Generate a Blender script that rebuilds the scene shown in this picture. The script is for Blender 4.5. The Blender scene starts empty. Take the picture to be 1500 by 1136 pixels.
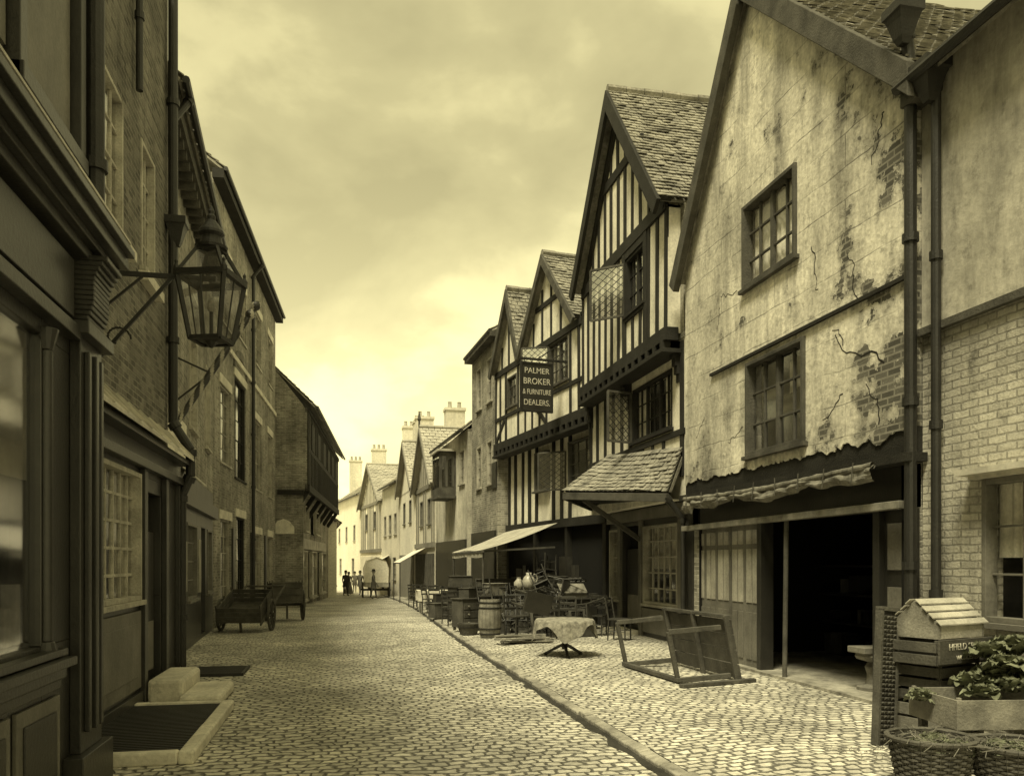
import bpy, bmesh, math, random
from mathutils import Vector, Matrix, Euler, noise
random.seed(7)
R=random.random
def ru(a,b): return random.uniform(a,b)
scene=bpy.context.scene
H=1.8
# ---------------------------------------------------------------- materials
def tint(g,t=(1,.95,.80)): return (g*t[0],g*t[1],g*t[2],1)
def mk(name,g,rough=.85,var=.35,scale=1.2,bump=.3,bscale=25,brick=None,t=(1,.95,.80),spec=.25,streak=0,fine=.15,spots=0,lines=None,dist=.02,peel=None):
    m=bpy.data.materials.new(name); m.use_nodes=True
    nt=m.node_tree; N=nt.nodes; L=nt.links
    bs=N['Principled BSDF']; bs.inputs['Roughness'].default_value=rough
    bs.inputs['Specular IOR Level'].default_value=spec
    tc=N.new('ShaderNodeTexCoord'); co=tc.outputs['Object']
    def math_(op,a,b=None,c=None):
        n=N.new('ShaderNodeMath'); n.operation=op
        for i,v in enumerate((a,b,c)):
            if v is None: continue
            if isinstance(v,(int,float)): n.inputs[i].default_value=v
            else: L.new(v,n.inputs[i])
        return n.outputs[0]
    def noi(sc,det=6,vec=co,ro=.6):
        n=N.new('ShaderNodeTexNoise'); n.inputs['Scale'].default_value=sc; n.inputs['Detail'].default_value=det
        n.inputs['Roughness'].default_value=ro; L.new(vec,n.inputs['Vector']); return n.outputs['Fac']
    def mr(v,a,b,c,d):
        n=N.new('ShaderNodeMapRange'); L.new(v,n.inputs[0])
        for i,x in enumerate((a,b,c,d)): n.inputs[i+1].default_value=x
        return n.outputs[0]
    big=mr(noi(scale,8),.3,.7,1-var,1+var*.45)
    fn=mr(noi(bscale,5),.3,.7,1-fine,1+fine)
    fac=math_('MULTIPLY',big,fn)
    if streak:
        mp=N.new('ShaderNodeMapping'); mp.inputs['Scale'].default_value=(1.6,1.6,.3); L.new(co,mp.inputs[0])
        st=mr(noi(1.6,9,mp.outputs[0],.7),.45,.72,1,1-streak)
        fac=math_('MULTIPLY',fac,st)
    if spots:
        sp=mr(noi(4.5,10,co,.75),.56,.66,1,1-spots)
        fac=math_('MULTIPLY',fac,sp)
    hgt=noi(bscale,8)
    col=None
    if brick:
        mode,w,h,ms,mg,con=brick
        sx=N.new('ShaderNodeSeparateXYZ'); L.new(co,sx.inputs[0]); X,Y,Z=sx.outputs
        cb=N.new('ShaderNodeCombineXYZ')
        if mode=='wall':
            u=math_('ADD',X,Y); v=Z; wob=mr(noi(6,3),.3,.7,-.006,.006); wob2=wob
        else:
            u=X; v=Y
            wob=math_('ADD',mr(noi(1.1,3),.3,.7,-.09,.09),mr(noi(9,2),.3,.7,-.02,.02)); wob2=math_('ADD',mr(noi(.8,2),.3,.7,-.07,.07),mr(noi(7,2),.3,.7,-.022,.022))
        u=math_('ADD',u,wob); v=math_('ADD',v,wob2)
        L.new(u,cb.inputs[0]); L.new(v,cb.inputs[1])
        b=N.new('ShaderNodeTexBrick'); L.new(cb.outputs[0],b.inputs['Vector'])
        b.inputs['Scale'].default_value=1; b.inputs['Brick Width'].default_value=w; b.inputs['Row Height'].default_value=h
        b.inputs['Mortar Size'].default_value=ms; b.inputs['Mortar Smooth'].default_value=.4 if mode=='wall' else .9
        b.inputs['Color1'].default_value=tint(g*(1-con),t); b.inputs['Color2'].default_value=tint(g*(1+con),t)
        b.inputs['Mortar'].default_value=tint(mg,t)
        col=b.outputs['Color']
        inv=math_('SUBTRACT',1,b.outputs['Fac'])
        hgt=math_('ADD',math_('MULTIPLY',inv,1.0),math_('MULTIPLY',hgt,.7))
    if lines:
        sx=N.new('ShaderNodeSeparateXYZ'); L.new(co,sx.inputs[0]); X,Y,Z=sx.outputs
        cb=N.new('ShaderNodeCombineXYZ'); L.new(math_('ADD',X,Y),cb.inputs[0]); L.new(math_('ADD',Z,mr(noi(.8,3),.3,.7,-.03,.03)),cb.inputs[1])
        b=N.new('ShaderNodeTexBrick'); L.new(cb.outputs[0],b.inputs['Vector']); b.inputs['Scale'].default_value=1
        b.inputs['Brick Width'].default_value=lines[0]; b.inputs['Row Height'].default_value=lines[1]
        b.inputs['Mortar Size'].default_value=lines[2]; b.inputs['Mortar Smooth'].default_value=.2
        ln=math_('MULTIPLY',b.outputs['Fac'],mr(noi(1.5,4),.4,.6,.0,1))
        fac=math_('MULTIPLY',fac,math_('SUBTRACT',1,math_('MULTIPLY',ln,lines[3])))
        hgt=math_('SUBTRACT',hgt,ln)
    mx=N.new('ShaderNodeVectorMath'); mx.operation='SCALE'
    if col is not None: L.new(col,mx.inputs[0])
    else: mx.inputs[0].default_value=tint(g,t)[:3]
    L.new(fac,mx.inputs['Scale']); outc=mx.outputs[0]
    if peel:   # plaster lost along the damp, near edge of the wall: brick shows through
        sx=N.new('ShaderNodeSeparateXYZ'); L.new(co,sx.inputs[0]); X,Y,Z=sx.outputs
        g1=mr(Y,peel[0],peel[1],.17,-.02)
        z1=mr(Z,3.3,4.2,.07,0)
        pn=math_('ADD',noi(1.9,9,co,.64),math_('ADD',g1,z1))
        msk=mr(pn,.635,.645,0,1); rim=mr(pn,.60,.635,0,1)
        damp=mr(pn,.52,.63,1,.66)
        dm=N.new('ShaderNodeVectorMath'); dm.operation='SCALE'; L.new(outc,dm.inputs[0]); L.new(damp,dm.inputs['Scale']); outc=dm.outputs[0]
        cb=N.new('ShaderNodeCombineXYZ'); L.new(math_('ADD',X,Y),cb.inputs[0]); L.new(Z,cb.inputs[1])
        b=N.new('ShaderNodeTexBrick'); L.new(cb.outputs[0],b.inputs['Vector']); b.inputs['Scale'].default_value=1; b.inputs['Brick Width'].default_value=.23; b.inputs['Row Height'].default_value=.08; b.inputs['Mortar Size'].default_value=.012
        b.inputs['Color1'].default_value=tint(.07,t); b.inputs['Color2'].default_value=tint(.16,t); b.inputs['Mortar'].default_value=tint(.24,t)
        mm=N.new('ShaderNodeMix'); mm.data_type='RGBA'; L.new(msk,mm.inputs[0]); L.new(outc,mm.inputs[6]); L.new(b.outputs['Color'],mm.inputs[7]); outc=mm.outputs[2]
        hgt=math_('SUBTRACT',hgt,math_('MULTIPLY',msk,2.5)); hgt=math_('ADD',hgt,math_('MULTIPLY',rim,.4))
    L.new(outc,bs.inputs['Base Color'])
    if bump:
        bp=N.new('ShaderNodeBump'); bp.inputs['Strength'].default_value=bump; bp.inputs['Distance'].default_value=dist
        L.new(hgt,bp.inputs['Height']); L.new(bp.outputs[0],bs.inputs['Normal'])
    return m
M={}
M['setts']=mk('road_setts',.66,.6,.5,.5,.9,16,('ground',.17,.125,.024,.14,.26),spec=.4,fine=.25,spots=.3,dist=.03)
M['pave']=mk('pavement_setts',.64,.65,.5,.7,.9,16,('ground',.15,.11,.022,.15,.24),spec=.35,fine=.25,spots=.4,dist=.03)
M['kerb']=mk('kerb_stone',.36,.8,.6,2,.7,14,spots=.4,fine=.25)
M['gutter']=mk('dark_gutter',.05,.8,.5,2,.6,14)  # dark uneven strip along the foot of the kerb
M['stone']=mk('worn_stone',.68,.8,.35,2,.4,20,spots=.3)
M['brickd']=mk('dark_brick',.19,.9,.5,.7,.9,30,('wall',.23,.078,.012,.30,.4),streak=.45)
M['brickm']=mk('old_brick',.32,.9,.5,.7,.8,30,('wall',.23,.078,.012,.44,.3),streak=.5,spots=.25)
M['brickl']=mk('limewashed_brick',.54,.9,.45,.7,.8,30,('wall',.24,.082,.012,.36,.15),streak=.5,spots=.4)
M['plaster']=mk('weathered_plaster',.80,.9,.55,.6,.5,14,streak=.6,spots=.45,fine=.2,lines=(3.4,.42,.010,.5),peel=(7.9,9.6))
M['plaster2']=mk('stained_render',.58,.9,.5,.5,.4,12,streak=.6,spots=.35)
M['white']=mk('limewash_panels',.84,.9,.25,1.5,.25,20,streak=.35,spots=.25)
M['far']=mk('haze_pale_render',.85,.95,.12,.4,.1,8,streak=.12)  # distance haze put into the colour: lighter than the near walls
M['far2']=mk('haze_pale_stone',.72,.95,.22,.4,.1,8,streak=.18)  # far masonry lightened to stand in for haze at the street end
M['farwood']=mk('haze_pale_timber',.24,.95,.22,.4,.1,8,streak=.18)  # black timber colour paled to look seen through haze
M['timber']=mk('black_timber',.028,.75,.4,3,.5,40,streak=.2)
M['timberg']=mk('weathered_timber',.10,.85,.5,3,.5,40,streak=.35)
M['wood']=mk('bare_wood',.25,.8,.5,4,.4,45,streak=.35)
M['woodl']=mk('pale_deal',.5,.8,.4,4,.4,45,streak=.3)
M['woodd']=mk('dark_mahogany',.045,.4,.4,4,.2,30,spec=.5)
M['paintd']=mk('dark_paint',.03,.36,.4,2,.2,30,spec=.6,streak=.25)
M['paintm']=mk('drab_paint',.18,.5,.4,2,.25,30,spec=.45,streak=.35)
M['paintl']=mk('faded_paint',.42,.6,.45,2,.2,30,streak=.35)
M['iron']=mk('cast_iron',.02,.5,.4,6,.3,40,spec=.5)
M['lead']=mk('lead_sheet',.55,.6,.4,2,.3,12,spec=.4)
M['tile']=mk('clay_tiles',.27,.85,.6,2.5,.5,18,spots=.4,fine=.3)
M['tilef']=mk('haze_pale_tiles',.42,.9,.3,1,.3,18)  # tile colour raised to imitate haze over distant roofs
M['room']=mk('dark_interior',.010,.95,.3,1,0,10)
M['cloth']=mk('canvas',.42,.95,.4,2.5,.4,20,spots=.3)
M['clothd']=mk('dirty_canvas',.2,.95,.6,5,.6,25,spots=.4)
M['curtain']=mk('curtain_cloth',.8,.95,.25,5,.3,30,streak=.3)
M['clothp']=mk('patterned_cloth',.3,.95,.6,14,.5,35,spots=.6)
M['leaf']=mk('cabbage_leaves',.2,.6,.55,7,.5,30,t=(.95,1,.66),spots=.3)
M['straw']=mk('wicker',.11,.8,.45,9,.5,50)
M['skin']=mk('skin',.4,.6,.1,3,0,10)
M['coat']=mk('dark_wool',.05,.95,.3,3,.2,60)
M['coat2']=mk('grey_wool',.16,.95,.3,3,.2,60)
M['earth']=mk('china_jug',.4,.35,.4,8,.0,20,spec=.4)
M['letters']=mk('sign_lettering',.6,.8,.4,9,0,20,spots=.3)
def glassmat(name,g,ior,rough):
    m=bpy.data.materials.new(name); m.use_nodes=True; nt=m.node_tree; N=nt.nodes
    b=N['Principled BSDF']; b.inputs['Base Color'].default_value=tint(g); b.inputs['Roughness'].default_value=rough; b.inputs['IOR'].default_value=ior
    n=N.new('ShaderNodeTexNoise'); n.inputs['Scale'].default_value=2.5; bp=N.new('ShaderNodeBump'); bp.inputs['Strength'].default_value=.04
    tc=N.new('ShaderNodeTexCoord'); nt.links.new(tc.outputs['Object'],n.inputs[0]); nt.links.new(n.outputs[0],bp.inputs['Height']); nt.links.new(bp.outputs[0],b.inputs['Normal'])
    return m
M['plate']=glassmat('plate_glass',.02,3.0,.03)
def thinglass(name,fac):
    m=bpy.data.materials.new(name); m.use_nodes=True; nt=m.node_tree; N=nt.nodes; N.remove(N['Principled BSDF'])
    tr=N.new('ShaderNodeBsdfTransparent'); gl=N.new('ShaderNodeBsdfGlossy'); gl.inputs['Roughness'].default_value=.08
    n=N.new('ShaderNodeTexNoise'); n.inputs['Scale'].default_value=3; bp=N.new('ShaderNodeBump'); bp.inputs['Strength'].default_value=.1
    nt.links.new(n.outputs[0],bp.inputs['Height']); nt.links.new(bp.outputs[0],gl.inputs['Normal'])
    mx=N.new('ShaderNodeMixShader'); mx.inputs[0].default_value=fac
    nt.links.new(tr.outputs[0],mx.inputs[1]); nt.links.new(gl.outputs[0],mx.inputs[2]); nt.links.new(mx.outputs[0],N['Material Output'].inputs[0])
    return m
M['glass']=thinglass('window_glass',.48)
M['glassc']=thinglass('clear_window_glass',.12)
M['lampglass']=thinglass('lantern_glass',.3)
# ---------------------------------------------------------------- geometry helpers
class F:
    def __init__(s,x0,y0,x1,y1,side):
        s.x0,s.y0=x0,y0; L=math.hypot(x1-x0,y1-y0); s.ux,s.uy=(x1-x0)/L,(y1-y0)/L
        s.nx,s.ny=(-s.uy,s.ux) if side>0 else (s.uy,-s.ux)
    def p(s,a,z,d):
        t=(a-s.y0)/s.uy if abs(s.uy)>.5 else (a-s.x0)/s.ux
        return Vector((s.x0+s.ux*t+s.nx*d,s.y0+s.uy*t+s.ny*d,z))
class Buf:
    def __init__(s): s.v=[]; s.f=[]
    def hexa(s,c):
        i=len(s.v); s.v+=[tuple(x) for x in c]
        s.f+=[(i,i+3,i+2,i+1),(i+4,i+5,i+6,i+7),(i,i+1,i+5,i+4),(i+1,i+2,i+6,i+5),(i+2,i+3,i+7,i+6),(i+3,i,i+4,i+7)]
    def box(s,x0,x1,y0,y1,z0,z1):
        s.hexa([(x0,y0,z0),(x1,y0,z0),(x1,y1,z0),(x0,y1,z0),(x0,y0,z1),(x1,y0,z1),(x1,y1,z1),(x0,y1,z1)])
    def fb(s,F,a0,a1,z0,z1,d0,d1):
        s.hexa([F.p(a0,z0,d0),F.p(a1,z0,d0),F.p(a1,z0,d1),F.p(a0,z0,d1),F.p(a0,z1,d0),F.p(a1,z1,d0),F.p(a1,z1,d1),F.p(a0,z1,d1)])
    def beam(s,p,q,w,h=None,up=(0,0,1)):
        p=Vector(p);q=Vector(q);h=h or w; d=(q-p).normalized(); up=Vector(up)
        if abs(d.dot(up))>.98: up=Vector((0,1,0)) if abs(d.y)<.9 else Vector((1,0,0))
        a=d.cross(up).normalized()*w/2; b=a.cross(d).normalized()*h/2
        s.hexa([p-a-b,p+a-b,p+a+b,p-a+b,q-a-b,q+a-b,q+a+b,q-a+b])
    def fbeam(s,F,a0,z0,a1,z1,w,d0,d1):
        s.beam(F.p(a0,z0,(d0+d1)/2),F.p(a1,z1,(d0+d1)/2),abs(d1-d0),w,up=Vector((0,0,1)) if abs(a1-a0)>1e-3 else (F.ux,F.uy,0))
    def poly(s,F,pts,d0,d1):
        i=len(s.v);n=len(pts)
        s.v+=[tuple(F.p(a,z,d0)) for a,z in pts]+[tuple(F.p(a,z,d1)) for a,z in pts]
        s.f.append(tuple(range(i,i+n))); s.f.append(tuple(range(i+2*n-1,i+n-1,-1)))
        for k in range(n): s.f.append((i+k,i+(k+1)%n,i+n+(k+1)%n,i+n+k))
    def cyl(s,p,q,r1,r2=None,n=12,caps=True):
        p=Vector(p);q=Vector(q); r2=r1 if r2 is None else r2; d=(q-p).normalized()
        a=d.orthogonal().normalized(); b=d.cross(a); i=len(s.v)
        for c,r in ((p,r1),(q,r2)):
            for k in range(n):
                t=2*math.pi*k/n; s.v.append(tuple(c+a*math.cos(t)*r+b*math.sin(t)*r))
        for k in range(n): s.f.append((i+k,i+(k+1)%n,i+n+(k+1)%n,i+n+k))
        if caps: s.f.append(tuple(range(i,i+n))); s.f.append(tuple(range(i+2*n-1,i+n-1,-1)))
    def lathe(s,c,prof,n=16,ph=0):
        c=Vector(c); i=len(s.v)
        for r,z in prof:
            for k in range(n):
                t=2*math.pi*k/n+ph; s.v.append((c.x+r*math.cos(t),c.y+r*math.sin(t),c.z+z))
        for j in range(len(prof)-1):
            for k in range(n): s.f.append((i+j*n+k,i+j*n+(k+1)%n,i+(j+1)*n+(k+1)%n,i+(j+1)*n+k))
        s.f.append(tuple(range(i,i+n))); m=len(prof)-1; s.f.append(tuple(range(i+m*n+n-1,i+m*n-1,-1)))
    def grid(s,fn,nu,nv):
        i=len(s.v)
        for a in range(nu+1):
            for b in range(nv+1): s.v.append(tuple(fn(a/nu,b/nv)))
        for a in range(nu):
            for b in range(nv):
                k=i+a*(nv+1)+b; s.f.append((k,k+1,k+nv+2,k+nv+1))
    def tiles(s,A,B,C,D,tw=.18,ch=.14,sag=.03):
        A,B,C,D=map(Vector,(A,B,C,D)); n=(B-A).cross(D-A).normalized()
        if n.z<0: n=-n
        W=(B-A).length; Hh=((D-A).length+(C-B).length)/2; nu=max(2,int(W/tw)); nv=max(2,int(Hh/ch))
        def P(u,v):
            p=A.lerp(B,u).lerp(D.lerp(C,u),v); return p-Vector((0,0,1))*(sag*math.sin(math.pi*v)*math.sin(math.pi*u)*2+.02*noise.noise((u*W*.9+A.x,v*Hh*.9,A.y)))
        s.hexa([A-n*.1,B-n*.1,C-n*.1,D-n*.1,A-n*.05,B-n*.05,C-n*.05,D-n*.05])
        for j in range(nv):
            o=.5 if j%2 else 0
            for k in range(nu+(1 if o else 0)):
                u0=max(0,(k-o)/nu); u1=min(1,(k+1-o)/nu)
                if u1-u0<.2/nu: continue
                g=.05/nu; v0=j/nv-ru(-.006,.016)*(1/ nv)*10; v1=min(1,(j+1.15)/nv)
                l=ru(.022,.05); l2=l+ru(-.012,.012); hh=.006
                p0,p1,p2,p3=P(u0+g,v0),P(u1-g,v0),P(u1-g,v1),P(u0+g,v1)
                s.hexa([p0+n*l-n*.02,p1+n*l2-n*.02,p2-n*.01,p3-n*.01,p0+n*l,p1+n*l2,p2+n*hh,p3+n*hh])
class G:
    def __init__(s,name,loc=(0,0,0),rot=(0,0,0),world=False):
        s.e=bpy.data.objects.new(name,None); s.e.empty_display_size=.3; scene.collection.objects.link(s.e)
        s.e.location=loc; s.e.rotation_euler=rot; s.world=world; s.B={}; s.M={}
    def b(s,part,mat,bev=0):
        if part not in s.B: s.B[part]=Buf(); s.M[part]=(mat,bev)
        return s.B[part]
    def attach(s,o):
        o.parent=s.e
        if s.world: o.matrix_parent_inverse=Matrix.Translation(-Vector(s.e.location))
    def done(s,smooth=()):
        for k,b in s.B.items():
            if not b.v: continue
            me=bpy.data.meshes.new(k); me.from_pydata(b.v,[],b.f); bm=bmesh.new(); bm.from_mesh(me)
            bmesh.ops.recalc_face_normals(bm,faces=bm.faces); bm.to_mesh(me); bm.free()
            o=bpy.data.objects.new(k,me); scene.collection.objects.link(o); me.materials.append(M[s.M[k][0]])
            if k in smooth:
                for p in me.polygons: p.use_smooth=True
            if s.M[k][1]:
                m=o.modifiers.new('bevel','BEVEL'); m.width=s.M[k][1]; m.segments=2; m.limit_method='ANGLE'
            s.attach(o)
        return s.e
def wall(b,F,a0,a1,z0,z1,th,ops,d=0):
    ss=sorted({a0,a1}|{x for o in ops for x in o[:2]}); zs=sorted({z0,z1}|{x for o in ops for x in o[2:4]})
    for i in range(len(ss)-1):
        for j in range(len(zs)-1):
            ca=(ss[i]+ss[i+1])/2; cz=(zs[j]+zs[j+1])/2
            if any(o[0]<ca<o[1] and o[2]<cz<o[3] for o in ops): continue
            b.fb(F,ss[i],ss[i+1],zs[j],zs[j+1],d-th,d)
def window(g,F,a0,a1,z0,z1,cols=2,rows=3,fm='paintl',curt=0,D=0,sill=True,mull=0,glass='glass',name='window',proud=.02,fr=.055,mt=.022):
    f=g.b(name+'_frame_'+fm,fm,.004); gl=g.b(name+'_glass_'+glass,glass); rm=g.b('window_rooms','room')
    f.fb(F,a0,a0+fr,z0,z1,D-.12,D+proud); f.fb(F,a1-fr,a1,z0,z1,D-.12,D+proud)
    f.fb(F,a0+fr,a1-fr,z0,z0+fr,D-.12,D+proud-.003); f.fb(F,a0+fr,a1-fr,z1-fr,z1,D-.12,D+proud-.003)
    if sill: f.fb(F,a0-.06,a1+.06,z0-.06,z0-.001,D-.1,D+.08)
    for k in range(1,cols):
        x=a0+(a1-a0)*k/cols; w=fr*.6 if (mull and k%mull==0) else mt/2
        f.fb(F,x-w,x+w,z0+fr,z1-fr,D-.1,D-.035 if w>mt else D-.055)
    for k in range(1,rows):
        z=z0+(z1-z0)*k/rows; f.fb(F,a0+fr,a1-fr,z-mt/2,z+mt/2,D-.098,D-.058)
    for i in range(cols):
        for j in range(rows):
            x0,x1=a0+(a1-a0)*i/cols+.004,a0+(a1-a0)*(i+1)/cols-.004; y0,y1=z0+(z1-z0)*j/rows+.004,z0+(z1-z0)*(j+1)/rows-.004
            e=[ru(-.006,.006) for _ in range(4)]; q=len(gl.v)
            gl.v+=[tuple(F.p(x0,y0,D-.08+e[0])),tuple(F.p(x1,y0,D-.08+e[1])),tuple(F.p(x1,y1,D-.08+e[2])),tuple(F.p(x0,y1,D-.08+e[0]+e[2]-e[1]))]; gl.f.append((q,q+1,q+2,q+3))
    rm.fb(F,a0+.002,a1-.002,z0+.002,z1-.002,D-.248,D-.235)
    if curt:
        c=g.b('curtains','curtain'); w=a1-a0
        def cf(x0,x1,zb):
            c.grid(lambda u,v:F.p(x0+(x1-x0)*u,zb+(z1-.05-zb)*v,D-.15+.02*math.sin(u*(x1-x0)*55)),24,2)
        if curt==1: cf(a0+.04,a0+w*.3,z0+.05); cf(a1-w*.3,a1-.04,z0+.05)
        elif curt==2: cf(a0+.04,a1-.04,z0+(z1-z0)*.45)
        elif curt==3: cf(a0+.04,a1-.04,z0+.05)
        elif curt==4: cf(a0+.04,a0+w*.5,z0+(z1-z0)*.15)
def casement(g,F,a,d0,d1,z0,z1,fm='timberg',cloth=False,skew=0):
    f=g.b('open_casement',fm)
    P=lambda d,z:F.p(a+skew*(d-d0),z,d)
    for p,q in ((P(d0,z0),P(d0,z1)),(P(d1,z0),P(d1,z1)),(P(d0,z0),P(d1,z0)),(P(d0,z1),P(d1,z1))): f.beam(p,q,.045)
    L=g.b('casement_leads','iron')
    W=d1-d0;HH=z1-z0; st=.16
    k=-HH
    while k<W:
        for sgn in (0,1):
            t0=max(0,-k); t1=min(HH,W-k)
            if t1>t0:
                x0,x1=k+t0,k+t1
                if sgn: x0,x1=W-x0,W-x1
                L.beam(P(d0+x0,z0+t0),P(d0+x1,z0+t1),.012)
        k+=st
    gl=g.b('casement_glass','curtain' if cloth else 'glass')
    i=len(gl.v); gl.v+=[tuple(P(d0,z0)),tuple(P(d1,z0)),tuple(P(d1,z1)),tuple(P(d0,z1))]; gl.f.append((i,i+1,i+2,i+3))
def gable(g,F,sR,zR,sA,zA,sL,zL,wallmat,zbase,oh=.35,depth=6,th=.25,barge='timberg',bw=.28,D=0,tw=.18,ch=.14,wallpoly=True,inset=.15,tm='tile'):
    if wallpoly: g.b('gable_wall',wallmat).poly(F,[(sR+inset,zbase),(sL-inset,zbase),(sL-inset,zL-.1+inset*0),(sA,zA-.12),(sR+inset,zR-.1)],D-th,D)
    t=g.b('roof_tiles',tm)
    for s0,z0 in ((sR,zR),(sL,zL)):
        t.tiles(F.p(s0,z0,D+oh),F.p(s0,z0,-depth),F.p(sA,zA,-depth),F.p(sA,zA,D+oh),tw,ch)
    b=g.b('bargeboards',barge,.008)
    for s0,z0 in ((sR,zR),(sL,zL)):
        dd=Vector((s0-sA,z0-zA)); dd.normalize(); n=Vector((-dd.y,dd.x)); 
        if n.y>0: n=-n
        e=Vector((s0,z0))+dd*.12; a=Vector((sA,zA))
        pts=[a,e,e+n*bw,Vector((sA,zA-bw/abs(dd.x)))]
        b.poly(F,[(p.x,p.y) for p in pts],D+oh-.03,D+oh+.05)
        pts=[a+Vector((0,-.02)),e-dd*.1,e-dd*.1+n*.08,a+Vector((0,-.02-.08/abs(dd.x)))]
        b.poly(F,[(p.x,p.y) for p in pts],D+.0,D+oh-.03)
    r=g.b('ridge_tiles',tm); 
    p=F.p(sA,zA+.03,D+oh); q=F.p(sA,zA+.03,-depth); n=int((q-p).length/.4)
    for k in range(n): r.cyl(p.lerp(q,k/n),p.lerp(q,(k+.97)/n),.1+ru(-.01,.01),n=8)
def zslope(s,sR,zR,sA,zA,sL,zL):
    return zR+(zA-zR)*(s-sR)/(sA-sR) if s<sA else zL+(zA-zL)*(sL-s)/(sL-sA)
def eaveroof(g,F,a0,a1,ze,zr,oh=.35,depth=3.2,mat='tile',tw=.2,ch=.15,D=0):
    t=g.b('roof_tiles',mat); t.tiles(F.p(a0,ze,D+oh),F.p(a1,ze,D+oh),F.p(a1,zr,-depth),F.p(a0,zr,-depth),tw,ch)
    t.hexa([F.p(a0,zr-.1,-depth),F.p(a1,zr-.1,-depth),F.p(a1,ze-.1,-2*depth),F.p(a0,ze-.1,-2*depth),F.p(a0,zr,-depth),F.p(a1,zr,-depth),F.p(a1,ze,-2*depth),F.p(a0,ze,-2*depth)])
    gt=g.b('gutters','iron'); gt.cyl(F.p(a0,ze-.05,D+oh+.05),F.p(a1,ze-.05,D+oh+.05),.06,n=8)
def pipe(g,pts,r=.05,mat='iron'):
    b=g.b('drainpipe',mat)
    for p,q in zip(pts[:-1],pts[1:]):
        p=Vector(p);q=Vector(q); b.cyl(p,q,r,n=12); L=(q-p).length; k=0
        while k<L:
            c=p.lerp(q,k/L); d=(q-p)/L; b.cyl(c,c+d*.09,r*1.35,n=12); k+=1.8
def hopper(g,c):
    b=g.b('rainwater_hopper','iron'); b.lathe(c,[(.06,-.32),(.1,-.25),(.16,-.08),(.19,-.02),(.22,0),(.22,.1),(.2,.1)],4,math.pi/4)
def chimney(g,x,y,z0,z1,w=.7,d=.5,mat='brickm',pots=2):
    b=g.b('chimney_stack',mat); b.box(x-w/2,x+w/2,y-d/2,y+d/2,z0,z1-.15); b.box(x-w/2-.06,x+w/2+.06,y-d/2-.06,y+d/2+.06,z1-.15,z1)
    for k in range(pots): g.b('chimney_pots','tilef').lathe((x-w/2+w*(k+.5)/pots,y,z1),[(.13,0),(.1,.35),(.13,.38),(.1,.4)],10)
def zg(y): return 0 if y<25 else -.018*(min(y,90)-25)
# ---------------------------------------------------------------- ground
def sheet(name,mat,rows):
    me=bpy.data.meshes.new(name); v=[];f=[]
    for y,xl,xr,z in rows: v+=[(xl,y,z),(xr,y,z)]
    for i in range(len(rows)-1): f.append((2*i,2*i+1,2*i+3,2*i+2))
    me.from_pydata(v,[],f); o=bpy.data.objects.new(name,me); scene.collection.objects.link(o); me.materials.append(M[mat]); return o
sheet('ground','setts',[(-60,-3000,3000,0),(25,-3000,3000,0),(90,-3000,3000,zg(90)),(3000,-3000,3000,zg(90))])
kx=[(-10,2.78),(5,2.72),(12,2.7),(18,2.66),(25,2.75),(32,3.0),(40,3.15),(50,3.1),(58,2.9)]
gp=G('pavement',(4.5,10,0),world=True)
b=gp.b('paving','pave'); kb=gp.b('kerb','kerb',.012); gg=gp.b('gutter_channel','gutter')
def kxa(y):
    for (y0,x0),(y1,x1) in zip(kx[:-1],kx[1:]):
        if y<=y1: return x0+(x1-x0)*(y-y0)/(y1-y0)
    return kx[-1][1]
b.grid(lambda u,v:((kxa(-10+68*u)+.10)*(1-v)+9*v, -10+68*u, zg(-10+68*u)+(.06 if v==0 else .1)),68,6)
y=-10
while y<58:
    L=ru(.25,.6); ya,yb=y,y+L-.015; j=ru(-.02,.02); xa,xb=kxa(ya)+j,kxa(yb)+j; h=.05+ru(-.015,.008); za,zb=zg(ya),zg(yb)
    kb.hexa([(xa,ya,za-.1),(xa+.12,ya,za-.1),(xb+.12,yb,zb-.1),(xb,yb,zb-.1),(xa,ya,za+h),(xa+.12,ya,za+h+.02),(xb+.12,yb,zb+h+.02),(xb,yb,zb+h)])
    y+=L
gg.grid(lambda u,v:(kxa(-10+68*u)+.02-v*(.12+.09*noise.noise((u*160,0,0))+.05*noise.noise((u*30,4,0))),-10+68*u,zg(-10+68*u)+.004),500,1)
gp.done()
# ---------------------------------------------------------------- R0 nearest right house
g=G('brick_house',(6.3,3,0),world=True); f=F(6.3,-4,6.3,7.95,1)
ops=[(5.75,7.08,1.2,2.62)]
wall(g.b('brick_walls','brickl'),f,-4,7.95,-.2,4.32,.25,ops)
g.b('render_walls','plaster2').fb(f,-4,7.95,4.32,7.2,-.25,0.012)
g.b('body','brickl').box(6.551,12,-4,7.95,-.2,7.1)
g.b('string_course','timberg').fb(f,-4,7.95,4.28,4.36,0,.07)
window(g,f,5.75,7.08,1.2,2.62,3,3,'paintm',2,glass='glassc')
g.b('window_hood','lead').fb(f,5.6,7.22,2.66,2.72,0,.22); g.b('window_hood','lead').fb(f,5.65,7.17,2.625,2.66,0,.1)
eaveroof(g,f,-4,8.0,7.05,10.2,.25,3.4)
pipe(g,[(6.2,7.62,6.9),(6.2,7.62,.1)],.05); hopper(g,(6.12,7.62,7.0))
pipe(g,[(6.05,7.9,7.6),(6.13,7.93,7.2),(6.13,7.93,.1)],.065); hopper(g,(6.0,7.88,7.75))
g.done()
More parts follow.
